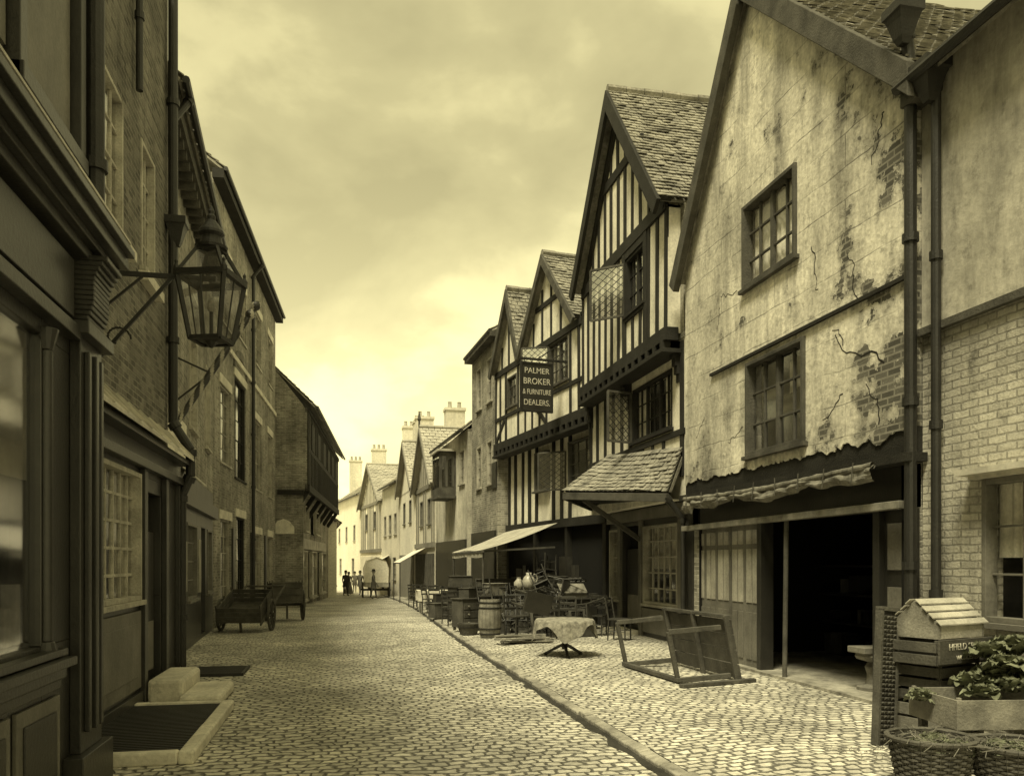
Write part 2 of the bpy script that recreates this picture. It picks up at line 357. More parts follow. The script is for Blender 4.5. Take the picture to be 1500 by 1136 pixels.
# ---------------------------------------------------------------- R1 plaster gabled shop
g=G('plaster_gabled_shop',(6.15,11,0),world=True); f=F(6.15,7.83,6.15,14.0,1); gf=F(6.3,8.0,6.3,14.2,1)
a0,a1=7.97,14.0; w1=(10.04,11.66,3.42,4.85); w2=(10.25,11.77,6.02,7.3)
wall(g.b('plaster_walls','plaster'),f,a0,a1,3.3,7.32,.25,[w1,w2])
g.b('plaster_walls','plaster').poly(f,[(a0,7.32),(a1,7.32),(11.6,10.6)],-.25,0)
g.b('body','plaster').box(6.401,12,a0,a1,3.0,7.3)
g.b('side_wall','brickm').box(6.3,12,a0,a0+.25,-.2,3.0); g.b('side_wall','brickm').box(6.3,12,a1-.25,a1,-.2,3.0)
window(g,f,*w1,4,3,'timberg',0,mull=2,proud=.05,mt=.03); window(g,f,*w2,4,3,'timberg',3,mull=2,proud=.05,mt=.03,glass='glassc')  # upper window: full pale curtain stands in for bright sky reflection
c=g.b('curtains','curtain')
c.grid(lambda u,v:f.p(10.1+.55*u,4.35+.45*v-.15*u,-.14+.02*math.sin(u*40)),20,2)
t=g.b('roof_tiles','tile')
t.tiles(f.p(7.8,7.2,.12),f.p(7.8,7.2,-5),f.p(11.6,10.8,-5),f.p(11.6,10.8,.12)); t.tiles(f.p(14.2,6.95,.12),f.p(14.2,6.95,-5),f.p(11.6,10.8,-5),f.p(11.6,10.8,.12))
bb=g.b('bargeboards','timberg',.01)
bb.poly(f,[(7.75,7.18),(11.6,10.82),(11.6,10.42),(7.75,6.8)],.1,.2); bb.poly(f,[(14.25,6.9),(11.6,10.83),(11.6,10.35),(14.05,6.72)],.1,.22)
bb.fb(f,7.75,8.0,6.8,7.18,-.2,.1)
l=g.b('ledge','timber'); l.fb(f,a0-.03,12.9,4.93,4.975,0,.05)
l.fb(f,a0-.02,a1,3.0,3.3,-.25,-.01); l.fb(f,a0-.1,a1+.05,2.9,3.0,-.3,.1)
pl=g.b('broken_plaster_edge','plaster'); pts=[];n=140
for k in range(n+1): pts.append((a0+.02+(a1-a0-.04)*k/n,3.22+.09*noise.noise((k*.13,0,0))+.05*noise.noise((k*.6,5,0))+ru(-.015,.015)))
pts+=[(a1-.02,3.34),(a0+.02,3.34)]
pl.poly(f,pts,-.005,.012)
cr=g.b('plaster_cracks','timber')
def crack(y,z,dy,dz,n,w=.008):
    p=(y,z)
    for k in range(n):
        q=(p[0]+dy*.5+ru(-.05,.05),p[1]+dz*.5+ru(-.05,.05)); cr.beam(f.p(p[0],p[1],.0),f.p(q[0],q[1],.0),.006,w*(1-.6*k/n)+.004*R()); p=q
crack(8.4,4.1,.14,.07,14,.02); crack(9.2,4.5,.08,.09,8,.014); crack(8.4,7.0,.05,-.1,12,.014); crack(12.6,6.0,.05,-.08,8); crack(13.2,4.3,.08,-.06,8); crack(9.9,6.0,-.05,-.1,12,.012); crack(11.8,3.9,.1,-.04,9); crack(8.5,3.4,.03,.1,10,.016); crack(8.9,5.0,.04,.12,12,.012); crack(12.0,6.1,.1,.02,9); crack(9.2,3.9,.1,-.06,9,.014)
# shopfront
s=g.b('shopfront_timbers','paintd',.006)
s.fb(gf,a0,14.2,2.4,2.9,-.2,0); s.fb(gf,8.0,8.12,0,2.4,-.25,.03); s.fb(gf,8.68,8.8,0,2.4,-.2,.02); s.fb(gf,13.95,14.15,0,2.4,-.25,.03); s.fb(gf,11.5,11.62,0,2.4,-.2,.02)
s.fb(gf,8.12,8.68,.1,2.4,-.12,-.06)
for z0 in (.25,.95,1.7): g.b('side_panels','paintm',.004).fb(gf,8.2,8.6,z0,z0+.55,-.06,-.035)
ab=g.b('awning_bar','wood',.006); ab.beam(gf.p(8.1,2.44,.14),gf.p(14.1,2.40,.14),.1,.09)
sh=g.b('shutters','paintm',.004); sl=g.b('shutter_panels','paintl')
for k,(p0,p1) in enumerate(((11.62,12.1),(12.1,12.58),(12.6,13.1),(13.1,13.55),(13.55,13.95))):
    sh.fb(gf,p0+.005,p1-.005,.1,2.4,-.1,-.04)
    for z0,z1 in ((.25,1.0),(1.15,2.0),(2.08,2.3)):
        for x0,x1 in ((p0+.06,(p0+p1)/2-.02),((p0+p1)/2+.02,p1-.06)): sl.fb(gf,x0,x1,z0,z1,-.04,-.028) if z0>1 else sh.fb(gf,x0,x1,z0,z1,-.04,-.025)
g.b('prop_post','timberg').cyl((6.25,10.75,.1),(6.25,10.7,2.4),.035)
cl=g.b('rolled_awning','clothd')
def drape(u,v):
    y=13.7-5.3*u; fold=.05*noise.noise((u*30,v*2,0))+.03*noise.noise((u*9,v*5,2))
    top=2.92-.05*math.sin(math.pi*u); low=.10+.10*abs(math.sin(u*math.pi*2.5+.4))+.05*noise.noise((u*12,0,7))+(.12 if u<.06 else 0)
    return (6.02-.06*math.sin(math.pi*v)-fold,y,top-v*low)
cl.grid(drape,140,8)
def aw(u,v):
    y=13.7-5.3*u; t=v*2*math.pi; r=.035+.012*noise.noise((u*26,v*4,2))
    return (6.0+r*math.cos(t),y,2.91-.05*math.sin(math.pi*u)+r*math.sin(t)*1.1)
cl.grid(aw,110,10)
for k in range(9): g.b('awning_cords','timberg').beam((5.95,8.7+.6*k,2.97),(5.93,8.7+.6*k+ru(-.05,.05),2.72),.01)
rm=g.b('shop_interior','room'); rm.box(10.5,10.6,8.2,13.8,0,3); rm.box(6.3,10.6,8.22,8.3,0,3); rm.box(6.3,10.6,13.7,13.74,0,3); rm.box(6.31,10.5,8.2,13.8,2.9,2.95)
g.b('shop_floor','kerb').box(6.2,10.5,8.1,14.0,-.1,.14)
st=g.b('stock_shelves','woodd')
for z in (.7,1.2,1.7): st.box(8.6,9.1,8.4,13.6,z,z+.04)
for k in range(34): 
    y=ru(8.5,13.5); z=random.choice((.74,1.24,.14)); (g.b('stock','paintm') if k%2 else st).box(8.65,9.0,y,y+ru(.1,.3),z,z+ru(.15,.4))
g.done()
g=G('turned_pedestal',(6.75,9.45,.14)); g.b('pedestal','wood').lathe((0,0,0),[(.2,0),(.2,.04),(.09,.08),(.07,.2),(.1,.3),(.06,.36),(.2,.4),(.22,.44),(.2,.48)],14); g.b('slab','wood',.01).box(-.25,.25,-.18,.18,.48,.56); g.done()
# ---------------------------------------------------------------- R2 tall timber framed house
g=G('timber_framed_house',(6,17,0),world=True); f=F(6.0,14.2,6.0,20.3,1)
wn=(15.6,16.75,7.05,8.25)
wall(g.b('plaster_panels','white'),f,14.45,19.95,6.1,8.5,.25,[wn])
SR,ZR,SA,ZA,SL,ZL=14.25,8.55,17.2,12.15,20.1,8.65
gable(g,f,SR,ZR,SA,ZA,SL,ZL,'white',8.5,oh=.28,depth=6.5,tw=.17,ch=.13,bw=.3,barge='timber',inset=.2)
g.b('body','brickm').box(6.26,12.5,14.3,20.2,6.0,8.5); g.b('body','brickm').box(6.54,12.5,14.3,20.2,3.1,6.0)
tb=g.b('oak_frame','timber',.006)
def stud(F_,a,z0,z1,w=.14,d=.03): tb.fbeam(F_,a+ru(-.02,.02),z0,a+ru(-.03,.03),z1,w*ru(.85,1.2),-.02,d)
tb.fb(f,14.42,19.97,5.95,6.2,-.2,.08); tb.fb(f,14.45,19.95,8.42,8.68,-.02,.06)
x=14.52
while x<19.95:
    if not (wn[0]-.1<x<wn[1]+.1): stud(f,x,6.2,8.45,.125)
    else: stud(f,x,6.2,wn[2],.125); 
    x+=.45
stud(f,wn[0]-.05,6.2,8.42,.16,.05); stud(f,wn[1]+.05,6.2,8.42,.16,.05); tb.fb(f,wn[0],wn[1],wn[2]-.13,wn[2]-.01,-.02,.05); tb.fb(f,wn[0],wn[1],8.26,8.42,-.02,.045)
x=14.95
while x<19.6:
    zt=zslope(x,SR,ZR,SA,ZA,SL,ZL)-.45
    if zt>8.9:
        stud(f,x,8.68,min(zt,10.3),.12)
        if zt>10.6: stud(f,x,10.5,zt,.12)
    x+=.46
tb.fb(f,15.75,18.7,10.28,10.5,-.02,.05); tb.fbeam(f,16.2,10.4,17.2,11.6,.14,-.02,.05); tb.fbeam(f,18.2,10.4,17.2,11.6,.14,-.02,.05)
tb.fbeam(f,14.5,8.5,17.2,11.75,.2,-.02,.07); tb.fbeam(f,19.8,8.5,17.2,11.75,.2,-.02,.07)
window(g,f,*wn,4,3,'timber',4,mull=2,mt=.02); casement(g,f,16.8,.03,.62,7.1,8.2,'timberg',skew=.9)
f1=F(6.28,14.2,6.28,20.3,1); w=(14.9,17.1,4.4,5.55)
wall(g.b('plaster_panels','white'),f1,14.3,20.2,3.0,6.0,.25,[w]); window(g,f1,*w,6,3,'timber',1,mull=2,mt=.02,glass='glassc')
for x in (14.4,17.25,17.8,18.4,19.0,19.6,20.1): stud(f1,x,3.4,5.95,.14)
for x in (15.3,15.9,16.5): stud(f1,x,3.4,4.3,.13)
tb.fb(f1,14.3,20.2,4.18,4.3,-.02,.045)
casement(g,f1,17.15,.03,.62,4.42,5.5,'woodl',cloth=True,skew=-.3)
for k in range(15):
    x=14.5+k*.39; tb.fb(f,x,x+.12,5.8,5.96,-.4,.1)
br=g.b('jetty_brackets','timber')
for x in (14.5,17.3,20.0):
    for k in range(5): br.fb(f1,x,x+.16,5.2+.15*k,5.35+.15*k,0,.03+.045*k)
tb.fb(f,14.42,20.0,5.72,5.8,-.3,.14)
gf=F(6.8,14.2,6.8,22,1)
s=g.b('shopfront','paintm',.006); s2=g.b('shopfront_dark','paintd',.006)
g.b('body_ground','brickm').box(7.06,12.4,14.3,20.2,-.2,3.2)
ops=[(15.75,17.75,.85,2.6),(18.05,19.25,.1,2.65),(19.4,20.15,.85,2.6)]
wall(s2,gf,14.3,20.2,-.2,3.3,.25,ops)
window(g,gf,*ops[0],6,5,'paintl',2,proud=.05,mt=.035); window(g,gf,*ops[2],3,5,'paintl',2,proud=.05,mt=.035)
s2.fb(gf,18.1,19.2,.1,2.1,-.15,-.1); s.fb(gf,18.2,19.1,.3,1.0,-.1,-.08); g.b('window_rooms','room').fb(gf,18.06,19.24,.12,2.64,-.24,-.2)
for x in (15.55,17.8,19.27): s.fb(gf,x,x+.18,.1,2.75,0,.07)
s.fb(gf,14.3,20.2,2.75,3.0,0,.1); s.fb(gf,15.73,17.8,.2,.75,0,.04)
g.b('doorstep','stone',.02).box(6.3,6.8,18.0,19.3,.05,.2)
pr=g.b('pent_roof_tiles','tile')
A=Vector((5.95,14.35,3.12)); B_=Vector((4.95,18.0,3.42)); C_=Vector((6.27,18.6,4.35)); D_=Vector((6.27,14.35,3.95))
pr.tiles(A,B_,C_,D_,.17,.12); 
E_=Vector((6.27,20.1,3.3)); pr.tiles(B_,E_,C_+Vector((0,.05,0)),C_,.18,.13)
fas=g.b('pent_fascia','timberg',.006); fas.beam(A-Vector((0,0,.13)),B_-Vector((0,0,.13)),.06,.16); fas.beam(B_-Vector((0,0,.13)),E_-Vector((0,0,.13)),.06,.16)
sf=g.b('pent_soffit','timber'); i=len(sf.v); dz=Vector((0,0,.14)); sf.v+=[tuple(A-dz),tuple(B_-dz),tuple(E_-dz),tuple(Vector((6.8,20.1,3.2))),tuple(Vector((6.8,14.35,2.95)))]; sf.f.append((i,i+1,i+2,i+3,i+4))
fas.beam((6.75,14.6,2.2),(6.05,14.6,2.95),.1); fas.beam((6.75,17.9,2.3),(5.4,17.9,3.2),.1)
pipe(g,[(5.9,14.25,3.0),(6.2,14.22,2.6),(6.2,14.22,.1)],.045)
g.done()
# ---------------------------------------------------------------- R3 double gabled house
g=G('twin_gabled_house',(5.9,24,0),world=True); f=F(6.36,20.2,5.27,27.9,1)
wA=(21.8,23.2,6.85,8.1); wB=(25.9,26.8,6.9,7.9)
wall(g.b('plaster_panels','white'),f,20.35,28.0,5.75,8.2,.25,[wA,wB])
for z0,z1,dd in ((5.6,8.2,-.26),(-.5,5.6,-.66)):
    g.b('body','brickm').hexa([f.p(a,z,d) for z in (z0,z1) for a,d in ((20.3,dd),(28,dd),(28,-6),(20.3,-6))])
GA=(21.0,8.35,23.2,10.75,25.25,8.35); GB=(25.2,8.3,26.3,10.7,28.05,8.3)
gable(g,f,*GA,'white',8.2,oh=.22,depth=5,tw=.2,ch=.15,barge='timberg',bw=.22)
gable(g,f,*GB,'white',8.2,oh=.22,depth=5,tw=.2,ch=.15,barge='timberg',bw=.22)
tb=g.b('oak_frame','timber',.006)
tb.fb(f,20.3,28.05,5.6,5.85,-.2,.07); tb.fb(f,20.35,28,8.1,8.3,-.02,.05)
for x in (20.5,21.1,21.65,23.35,23.9,24.5,25.1,25.75,26.9,27.5,27.95): stud(f,x,5.85,8.1,.15)
tb.fb(f,20.4,28,6.6,6.72,-.02,.04)
for x in (21.6,22.3,23.0,23.7,24.4,25.0): stud(f,x,8.3,zslope(x,*GA)-.3,.13)
for x in (25.9,26.6,27.3): stud(f,x,8.3,zslope(x,*GB)-.3,.13)
tb.fb(f,22.3,24.2,9.3,9.45,-.02,.04)
tb.fbeam(f,23.4,5.9,24.4,6.6,.14,-.02,.035); tb.fbeam(f,27.9,5.9,27.0,6.6,.14,-.02,.035)
window(g,f,*wA,4,3,'timberg',1,mull=2,mt=.02); window(g,f,*wB,2,3,'timberg',0,mt=.02); casement(g,f,23.2,.03,.7,6.9,8.05,'timberg',skew=.6)
f1=F(6.8,20.2,5.71,27.9,1); wc=(21.0,22.6,3.9,5.2); wd=(24.2,25.2,4.0,5.2)
wall(g.b('plaster_panels','white'),f1,20.3,28,2.9,5.6,.15,[]); 
for ww in (wc,wd):
    g.b('window_rooms','room').fb(f1,ww[0],ww[1],ww[2],ww[3],.002,.01); window(g,f1,ww[0],ww[1],ww[2],ww[3],3,4,'timberg',0,D=.1+.02)
casement(g,f1,23.0,.03,.6,3.9,5.0,'timberg',skew=1.2)
for x in (20.5,20.95,22.7,23.3,23.9,25.3,25.9,26.5,27.2,27.8): stud(f1,x,3.0,5.55,.2,.05)
for k in range(19):
    x=20.45+k*.41; tb.fb(f,x,x+.13,5.44,5.6,-.5,.1)
tb.fb(f,20.3,28.05,5.36,5.44,-.3,.12)
tb.fb(f1,20.3,28,2.8,3.05,-.1,.1)
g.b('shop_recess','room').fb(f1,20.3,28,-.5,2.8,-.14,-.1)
for x in (20.35,22.8,25.3,27.8): g.b('shop_posts','paintd').fb(f1,x,x+.18,-.4,2.8,-.1,.06)
sp=g.b('shop_goods','woodd')
for k in range(30):
    x=ru(20.8,27.5); z=ru(.1,1.6); sp.fb(f1,x,x+ru(.2,.6),z,z+ru(.15,.6),-.09,ru(-.02,.15))
pipe(g,[f.p(20.25,8.2,.3),f.p(20.22,5.5,.1),f.p(20.22,4.2,.05)],.05)
g.done()
g=G('shop_awning',(4.7,24.5,2.4),world=True)
aw_=g.b('canvas','cloth')
def awn(u,v):
    y=21.9+6.2*u; x=3.75+2.1*v-.15*u*v; z=2.12+.75*v-.06*math.sin(v*math.pi)-.02*math.sin(u*math.pi*3)*(1-v)
    return (x,y,z)
aw_.grid(awn,16,6); aw_.grid(lambda u,v:(3.75+.01*math.sin(u*60),21.9+6.2*u,2.12-.02*math.sin(u*math.pi*3)-.2*v),40,2)
fr=g.b('awning_frame','timberg'); fr.beam((3.76,21.9,2.08),(3.76,28.1,2.05),.06); 
for y in (22.0,28.0): fr.beam((3.76,y,2.08),(5.8,y,2.2),.05); fr.cyl((3.78,y,.1),(3.78,y,2.1),.03)
g.done()
g=G('hanging_shop_sign',(5.25,21.9,6.6)); g.b('board','paintd',.01).box(-.44,.44,-.03,.03,-.66,.62)
fr=g.b('frame','timber',.006); fr.box(-.48,-.43,-.05,.05,-.7,.66); fr.box(.43,.48,-.05,.05,-.7,.66); fr.box(-.43,.43,-.05,.05,-.7,-.65); fr.box(-.43,.43,-.05,.05,.61,.66)
fr.beam((-.5,0,.75),(1.1,0,.75),.06); fr.beam((-.35,0,.66),(-.35,0,.75),.02); fr.beam((.35,0,.66),(.35,0,.75),.02); fr.beam((0,0,.75),(.9,0,1.35),.03)
def text(par,body,loc,size,rot=(math.pi/2,0,0),mat='letters',sx=1):
    c=bpy.data.curves.new('lettering','FONT'); c.body=body; c.size=size; c.extrude=.002; c.align_x='CENTER'; c.align_y='CENTER'
    o=bpy.data.objects.new('lettering',c); scene.collection.objects.link(o); o.location=loc; o.rotation_euler=rot; o.scale=(sx,1,1); c.materials.append(M[mat]); par.attach(o)
for k,(tx,sz,sx) in enumerate((('PALMER',.22,.95),('BROKER',.24,.9),('& FURNITURE',.2,.68),('DEALERS.',.22,.85))): text(g,tx,(0,-.034,.42-.29*k),sz,sx=sx)
g.e.rotation_euler=(0,0,math.radians(8)); g.done()
# ---------------------------------------------------------------- R4.. further right
def simple_house(name,x0,y0,x1,y1,side,ztop,zr,wmat,wins,depth=5,fm='paintl',roof=True,tmat='tilef',zb=-1.5,curt=0,oh=.25,tw=.25,ch=.2):
    g=G(name,((x0+x1)/2,(y0+y1)/2,0),world=True); f=F(x0,y0,x1,y1,side)
    horiz=abs(y1-y0)<abs(x1-x0); A0,A1=(x0,x1) if horiz else (y0,y1)
    ops=[w[:4] for w in wins]
    wall(g.b('walls',wmat),f,A0,A1,zb,ztop,.25,ops)
    c=[(A0,-.251),(A1,-.251),(A1,-depth),(A0,-depth)]
    g.b('body',wmat).hexa([f.p(a,zb,d) for a,d in c]+[f.p(a,ztop-.02,d) for a,d in c])
    for w in wins: window(g,f,*w[:4],*(w[4:6] if len(w)>4 else (2,4)),fm,w[6] if len(w)>6 else curt)
    if roof:
        eaveroof(g,f,A0-.05,A1+.05,ztop,zr,oh,depth/2,tmat,tw,ch)
        ggab=g.b('gable_ends',wmat)
        for a in (A0+.1,A1-.1):
            ggab.hexa([f.p(a-.1,ztop-.1,0),f.p(a+.1,ztop-.1,0),f.p(a+.1,ztop-.1,-depth),f.p(a-.1,ztop-.1,-depth),f.p(a-.1,zr-.15,-depth/2+.1),f.p(a+.1,zr-.15,-depth/2+.1),f.p(a+.1,zr-.15,-depth/2-.1),f.p(a-.1,zr-.15,-depth/2-.1)])
    return g,f
g,f=simple_house('tall_brick_house',5.35,28.1,5.1,32.3,1,9.9,11.6,'brickm',[(28.9,29.7,7.6,9.2),(30.6,31.4,7.6,9.2),(28.9,29.7,4.6,6.2),(30.6,31.4,4.6,6.2)])
g.b('cornice','timberg').fb(f,28.05,32.35,9.65,9.88,0,.3)
g.b('sign_board','paintd').fb(f,28.2,28.85,4.4,5.3,.0,.05)
g.b('shopfront','paintd').fb(f,28.3,32.1,.0,2.9,0,.08)
g.done()
g,f=simple_house('eaves_front_house',4.95,32.4,4.5,39.5,1,7.1,9.3,'plaster2',[(33,34,5.0,6.4),(37.5,38.5,5.0,6.4)])
o=g.b('oriel_window','timberg'); o.fb(f,34.8,36.6,4.6,6.5,.0,.7); o.fb(f,34.7,36.7,4.5,4.6,0,.8)
for k in range(3): g.b('oriel_glass','plate').fb(f,34.95+.55*k,35.4+.55*k,5.0,6.3,.7,.71)
g.b('oriel_glass','plate').hexa([f.p(34.79,5,.1),f.p(34.795,5,.1),f.p(34.795,5,.6),f.p(34.79,5,.6),f.p(34.79,6.3,.1),f.p(34.795,6.3,.1),f.p(34.795,6.3,.6),f.p(34.79,6.3,.6)])
g.b('oriel_roof','lead').fb(f,34.7,36.7,6.5,6.6,0,.8)
g.b('shopfront','paintd').fb(f,32.6,39.3,-.5,2.7,0,.08); g.done()
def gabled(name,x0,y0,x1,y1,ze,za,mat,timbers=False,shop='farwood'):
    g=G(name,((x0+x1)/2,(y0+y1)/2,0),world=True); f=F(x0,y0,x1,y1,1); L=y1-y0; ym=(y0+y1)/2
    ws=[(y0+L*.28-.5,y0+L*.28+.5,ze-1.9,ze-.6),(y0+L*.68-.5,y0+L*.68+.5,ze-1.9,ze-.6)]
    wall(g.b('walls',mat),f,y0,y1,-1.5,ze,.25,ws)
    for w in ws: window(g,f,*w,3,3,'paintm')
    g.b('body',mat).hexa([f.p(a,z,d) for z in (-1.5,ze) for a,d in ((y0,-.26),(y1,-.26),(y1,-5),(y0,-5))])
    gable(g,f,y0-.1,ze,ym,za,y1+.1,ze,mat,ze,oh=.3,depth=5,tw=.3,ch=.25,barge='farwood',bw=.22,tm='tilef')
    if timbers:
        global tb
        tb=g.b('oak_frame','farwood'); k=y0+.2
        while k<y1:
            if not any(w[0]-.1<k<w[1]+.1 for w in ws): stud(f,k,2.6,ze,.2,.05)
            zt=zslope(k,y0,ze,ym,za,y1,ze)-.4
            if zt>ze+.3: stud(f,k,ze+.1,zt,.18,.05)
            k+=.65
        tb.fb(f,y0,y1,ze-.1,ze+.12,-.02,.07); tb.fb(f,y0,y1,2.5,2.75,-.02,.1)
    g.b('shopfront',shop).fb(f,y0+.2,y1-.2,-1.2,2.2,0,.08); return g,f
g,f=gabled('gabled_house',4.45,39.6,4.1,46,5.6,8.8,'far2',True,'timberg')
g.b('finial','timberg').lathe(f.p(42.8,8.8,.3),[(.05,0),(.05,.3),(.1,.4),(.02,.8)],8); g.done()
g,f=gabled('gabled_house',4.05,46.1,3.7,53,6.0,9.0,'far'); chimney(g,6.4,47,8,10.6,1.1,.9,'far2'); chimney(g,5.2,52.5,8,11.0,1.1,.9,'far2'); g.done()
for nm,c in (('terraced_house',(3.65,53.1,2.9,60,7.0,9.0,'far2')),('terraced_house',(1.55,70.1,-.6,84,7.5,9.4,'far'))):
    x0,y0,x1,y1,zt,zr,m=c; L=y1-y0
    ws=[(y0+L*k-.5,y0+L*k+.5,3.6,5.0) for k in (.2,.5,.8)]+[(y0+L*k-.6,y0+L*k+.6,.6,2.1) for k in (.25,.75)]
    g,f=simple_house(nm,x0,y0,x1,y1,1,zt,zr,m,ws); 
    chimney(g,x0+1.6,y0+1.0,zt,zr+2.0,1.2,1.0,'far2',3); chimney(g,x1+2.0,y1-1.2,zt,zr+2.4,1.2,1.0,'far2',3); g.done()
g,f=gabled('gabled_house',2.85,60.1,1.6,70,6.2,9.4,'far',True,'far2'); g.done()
g=G('shop_awning',(3.6,44,2),world=True); aw_=g.b('canvas','curtain'); aw_.grid(lambda u,v:(2.9+1.3*v,42+5*u,1.75+.75*v),8,4); g.b('awning_frame','timberg').beam((2.9,42,1.72),(2.9,47,1.72),.06)
for y in (42,47): g.b('awning_frame','timberg').cyl((2.92,y,zg(y)),(2.92,y,1.75),.03)
g.done()
g=G('shop_awning',(3.2,55,2),world=True); aw_=g.b('canvas','curtain'); aw_.grid(lambda u,v:(1.9+1.3*v,56+5*u,1.45+.8*v),8,4); g.b('awning_frame','timberg').beam((1.9,56,1.42),(1.9,61,1.42),.06)
for y in (56,61): g.b('awning_frame','timberg').cyl((1.92,y,zg(y)),(1.92,y,1.45),.03)
g.done()
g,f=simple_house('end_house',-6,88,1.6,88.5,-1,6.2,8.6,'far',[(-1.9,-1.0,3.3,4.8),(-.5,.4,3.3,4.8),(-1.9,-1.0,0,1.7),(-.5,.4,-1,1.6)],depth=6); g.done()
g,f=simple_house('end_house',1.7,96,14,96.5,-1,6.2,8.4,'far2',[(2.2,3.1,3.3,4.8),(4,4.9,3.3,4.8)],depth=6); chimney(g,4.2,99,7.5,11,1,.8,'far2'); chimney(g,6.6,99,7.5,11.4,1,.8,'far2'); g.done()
# ---------------------------------------------------------------- LEFT
g=G('corner_shop',(-2,3,0),world=True); f=F(-2.0,-4,-2.0,7.42,-1)
g.b('body','paintd').box(-8,-2.26,-4,7.4,-.2,10.5)
w=g.b('shopfront_joinery','paintd',.008)
wall(w,f,-4,7.4,-.2,4.1,.25,[(3.0,6.12,1.22,3.35),(-1,2.8,1.22,3.35)])
gl=g.b('plate_glass','glass'); gl.fb(f,2.95,6.13,1.2,3.4,-.045,-.04); gl.fb(f,-1,2.8,1.2,3.4,-.045,-.04)
g.b('reflection_blind','curtain').fb(f,3.01,6.11,2.35,3.34,-.10,-.09); g.b('window_rooms','room').fb(f,3.01,6.11,1.23,3.34,-.24,-.2)  # pale blind added in place of the sky reflected in the glass
gd=g.b('window_goods','curtain')
for k in range(16): 
    a=3.1+.19*k; gd.fb(f,a,a+ru(.06,.15),1.25,1.3+ru(.05,.35),-.19,-.1)
w.cyl((-1.985,6.17,1.25),(-1.985,6.17,3.25),.04); w.cyl((-1.985,6.17,3.25),(-1.985,6.17,3.4),.04,.08); w.cyl((-1.985,6.17,1.15),(-1.985,6.17,1.25),.08,.05)
for z,d,h in ((1.14,.1,.05),(1.07,.16,.06),(.98,.09,.08),(.9,.05,.07)): w.fb(f,-4,6.35,z,z+h,0,d)
w.fb(f,6.55,7.36,0,.35,0,.14); w.fb(f,6.7,7.25,.35,3.5,0,.08); w.fb(f,6.78,6.84,.5,3.4,.08,.12); w.fb(f,7.1,7.16,.5,3.4,.08,.12); w.fb(f,6.93,7.0,.5,3.4,.08,.13)
w.fb(f,6.62,7.3,3.5,3.6,0,.16)
for k in range(14):
    t=k/13; w.fb(f,6.76,7.18,3.6+.038*k,3.638+.038*k,0,.1+.16*t**1.6+.03*math.sin(t*6))
w.fb(f,-4,6.65,3.45,3.55,0,.1); w.fb(f,-4,6.65,3.62,4.05,0,.05)
for z0,z1,d in ((4.1,4.18,.12),(4.18,4.24,.18),(4.24,4.34,.25),(4.34,4.4,.3),(4.4,4.46,.26)): w.fb(f,-4,7.4,z0,z1,-.2,d)
g.b('lead_flashing','lead').fb(f,-4,7.4,4.46,4.48,-.2,.27)
pm=g.b('stallriser_panels','paintm',.006)
for p0,p1 in ((3.2,4.4),(4.5,5.5),(5.6,6.4)): pm.fb(f,p0,p1,.12,.85,0,.03); w.fb(f,p0+.1,p1-.1,.22,.75,.03,.045)
u=g.b('upper_joinery','paintd',.006); up=g.b('upper_panels','paintm')
u.fb(f,-4,7.4,4.49,10.5,-.26,-.1)
up.fb(f,3.5,5.7,5.05,9.0,-.1,-.07); up.fb(f,5.95,6.95,5.05,9.5,-.1,-.07); 
for a in (5.75,7.0): u.fb(f,a,a+.12,4.9,9.6,-.1,0)
u.fb(f,5.75,7.12,4.88,5.0,-.1,.02); u.fb(f,5.87,7.0,5.0,5.06,-.08,-.03)
pipe(g,[(-1.98,7.3,10.5),(-1.98,7.3,4.5)],.07)
g.done()
g=G('tall_brick_shop',(-2.6,10,0),world=True); f=F(-2.6,7.3,-2.6,13.35,-1)
w1=(9.75,10.75,5.7,7.4)
wall(g.b('brick_walls','brickd'),f,7.3,13.35,3.2,10.6,.25,[w1,(11.6,12.4,5.7,7.4)])
g.b('body','brickd').box(-9,-2.851,7.42,13.33,-.2,10.6)
window(g,f,*w1,3,4,'woodl',3,proud=.0,mt=.035); window(g,f,11.6,12.4,5.7,7.4,3,4,'woodl',1,mt=.035)
g.b('window_sill','stone').fb(f,9.6,10.9,5.5,5.62,0,.12); g.b('window_sill','stone').fb(f,11.5,12.5,5.5,5.62,0,.12)
sf=F(-2.45,7.3,-2.45,13.35,-1)
s=g.b('shopfront','paintd',.006); sm=g.b('stallriser','paintm',.005)
wall(s,sf,7.43,13.3,-.1,3.2,.2,[(9.0,10.85,1.33,2.88),(11.05,12.1,.2,2.7)],0)
window(g,sf,9.0,10.85,1.33,2.88,6,5,'woodl',1,proud=.04,mt=.035)
sm.fb(sf,9.0,10.85,.25,1.2,0,.03); sm.fb(sf,9.12,10.73,.4,1.05,.03,.04); s.fb(sf,7.45,10.95,0,.2,0,.05)
g.b('window_rooms','room').fb(sf,11.06,12.09,.2,2.69,-.19,-.15); s.fb(sf,11.1,12.05,.2,2.2,-.13,-.08); sm.fb(sf,11.2,11.95,.35,1.0,-.08,-.06)
for a in (8.8,10.87,12.15,13.1): s.fb(sf,a,a+.16,0,2.95,0,.07)
for z0,z1,d in ((2.95,3.05,.12),(3.05,3.25,.04),(3.25,3.32,.2)): s.fb(sf,7.43,13.32,z0,z1,0,d)
l=g.b('lead_canopy','lead'); l.hexa([sf.p(7.43,3.32,.26),sf.p(13.32,3.32,.26),sf.p(13.32,3.72,-.14),sf.p(7.43,3.72,-.14),sf.p(7.43,3.36,.26),sf.p(13.32,3.36,.26),sf.p(13.32,3.76,-.14),sf.p(7.43,3.76,-.14)])
k=7.6
while k<13.2: l.beam(sf.p(k,3.37,.26),sf.p(k,3.77,-.13),.05,.03); k+=.55
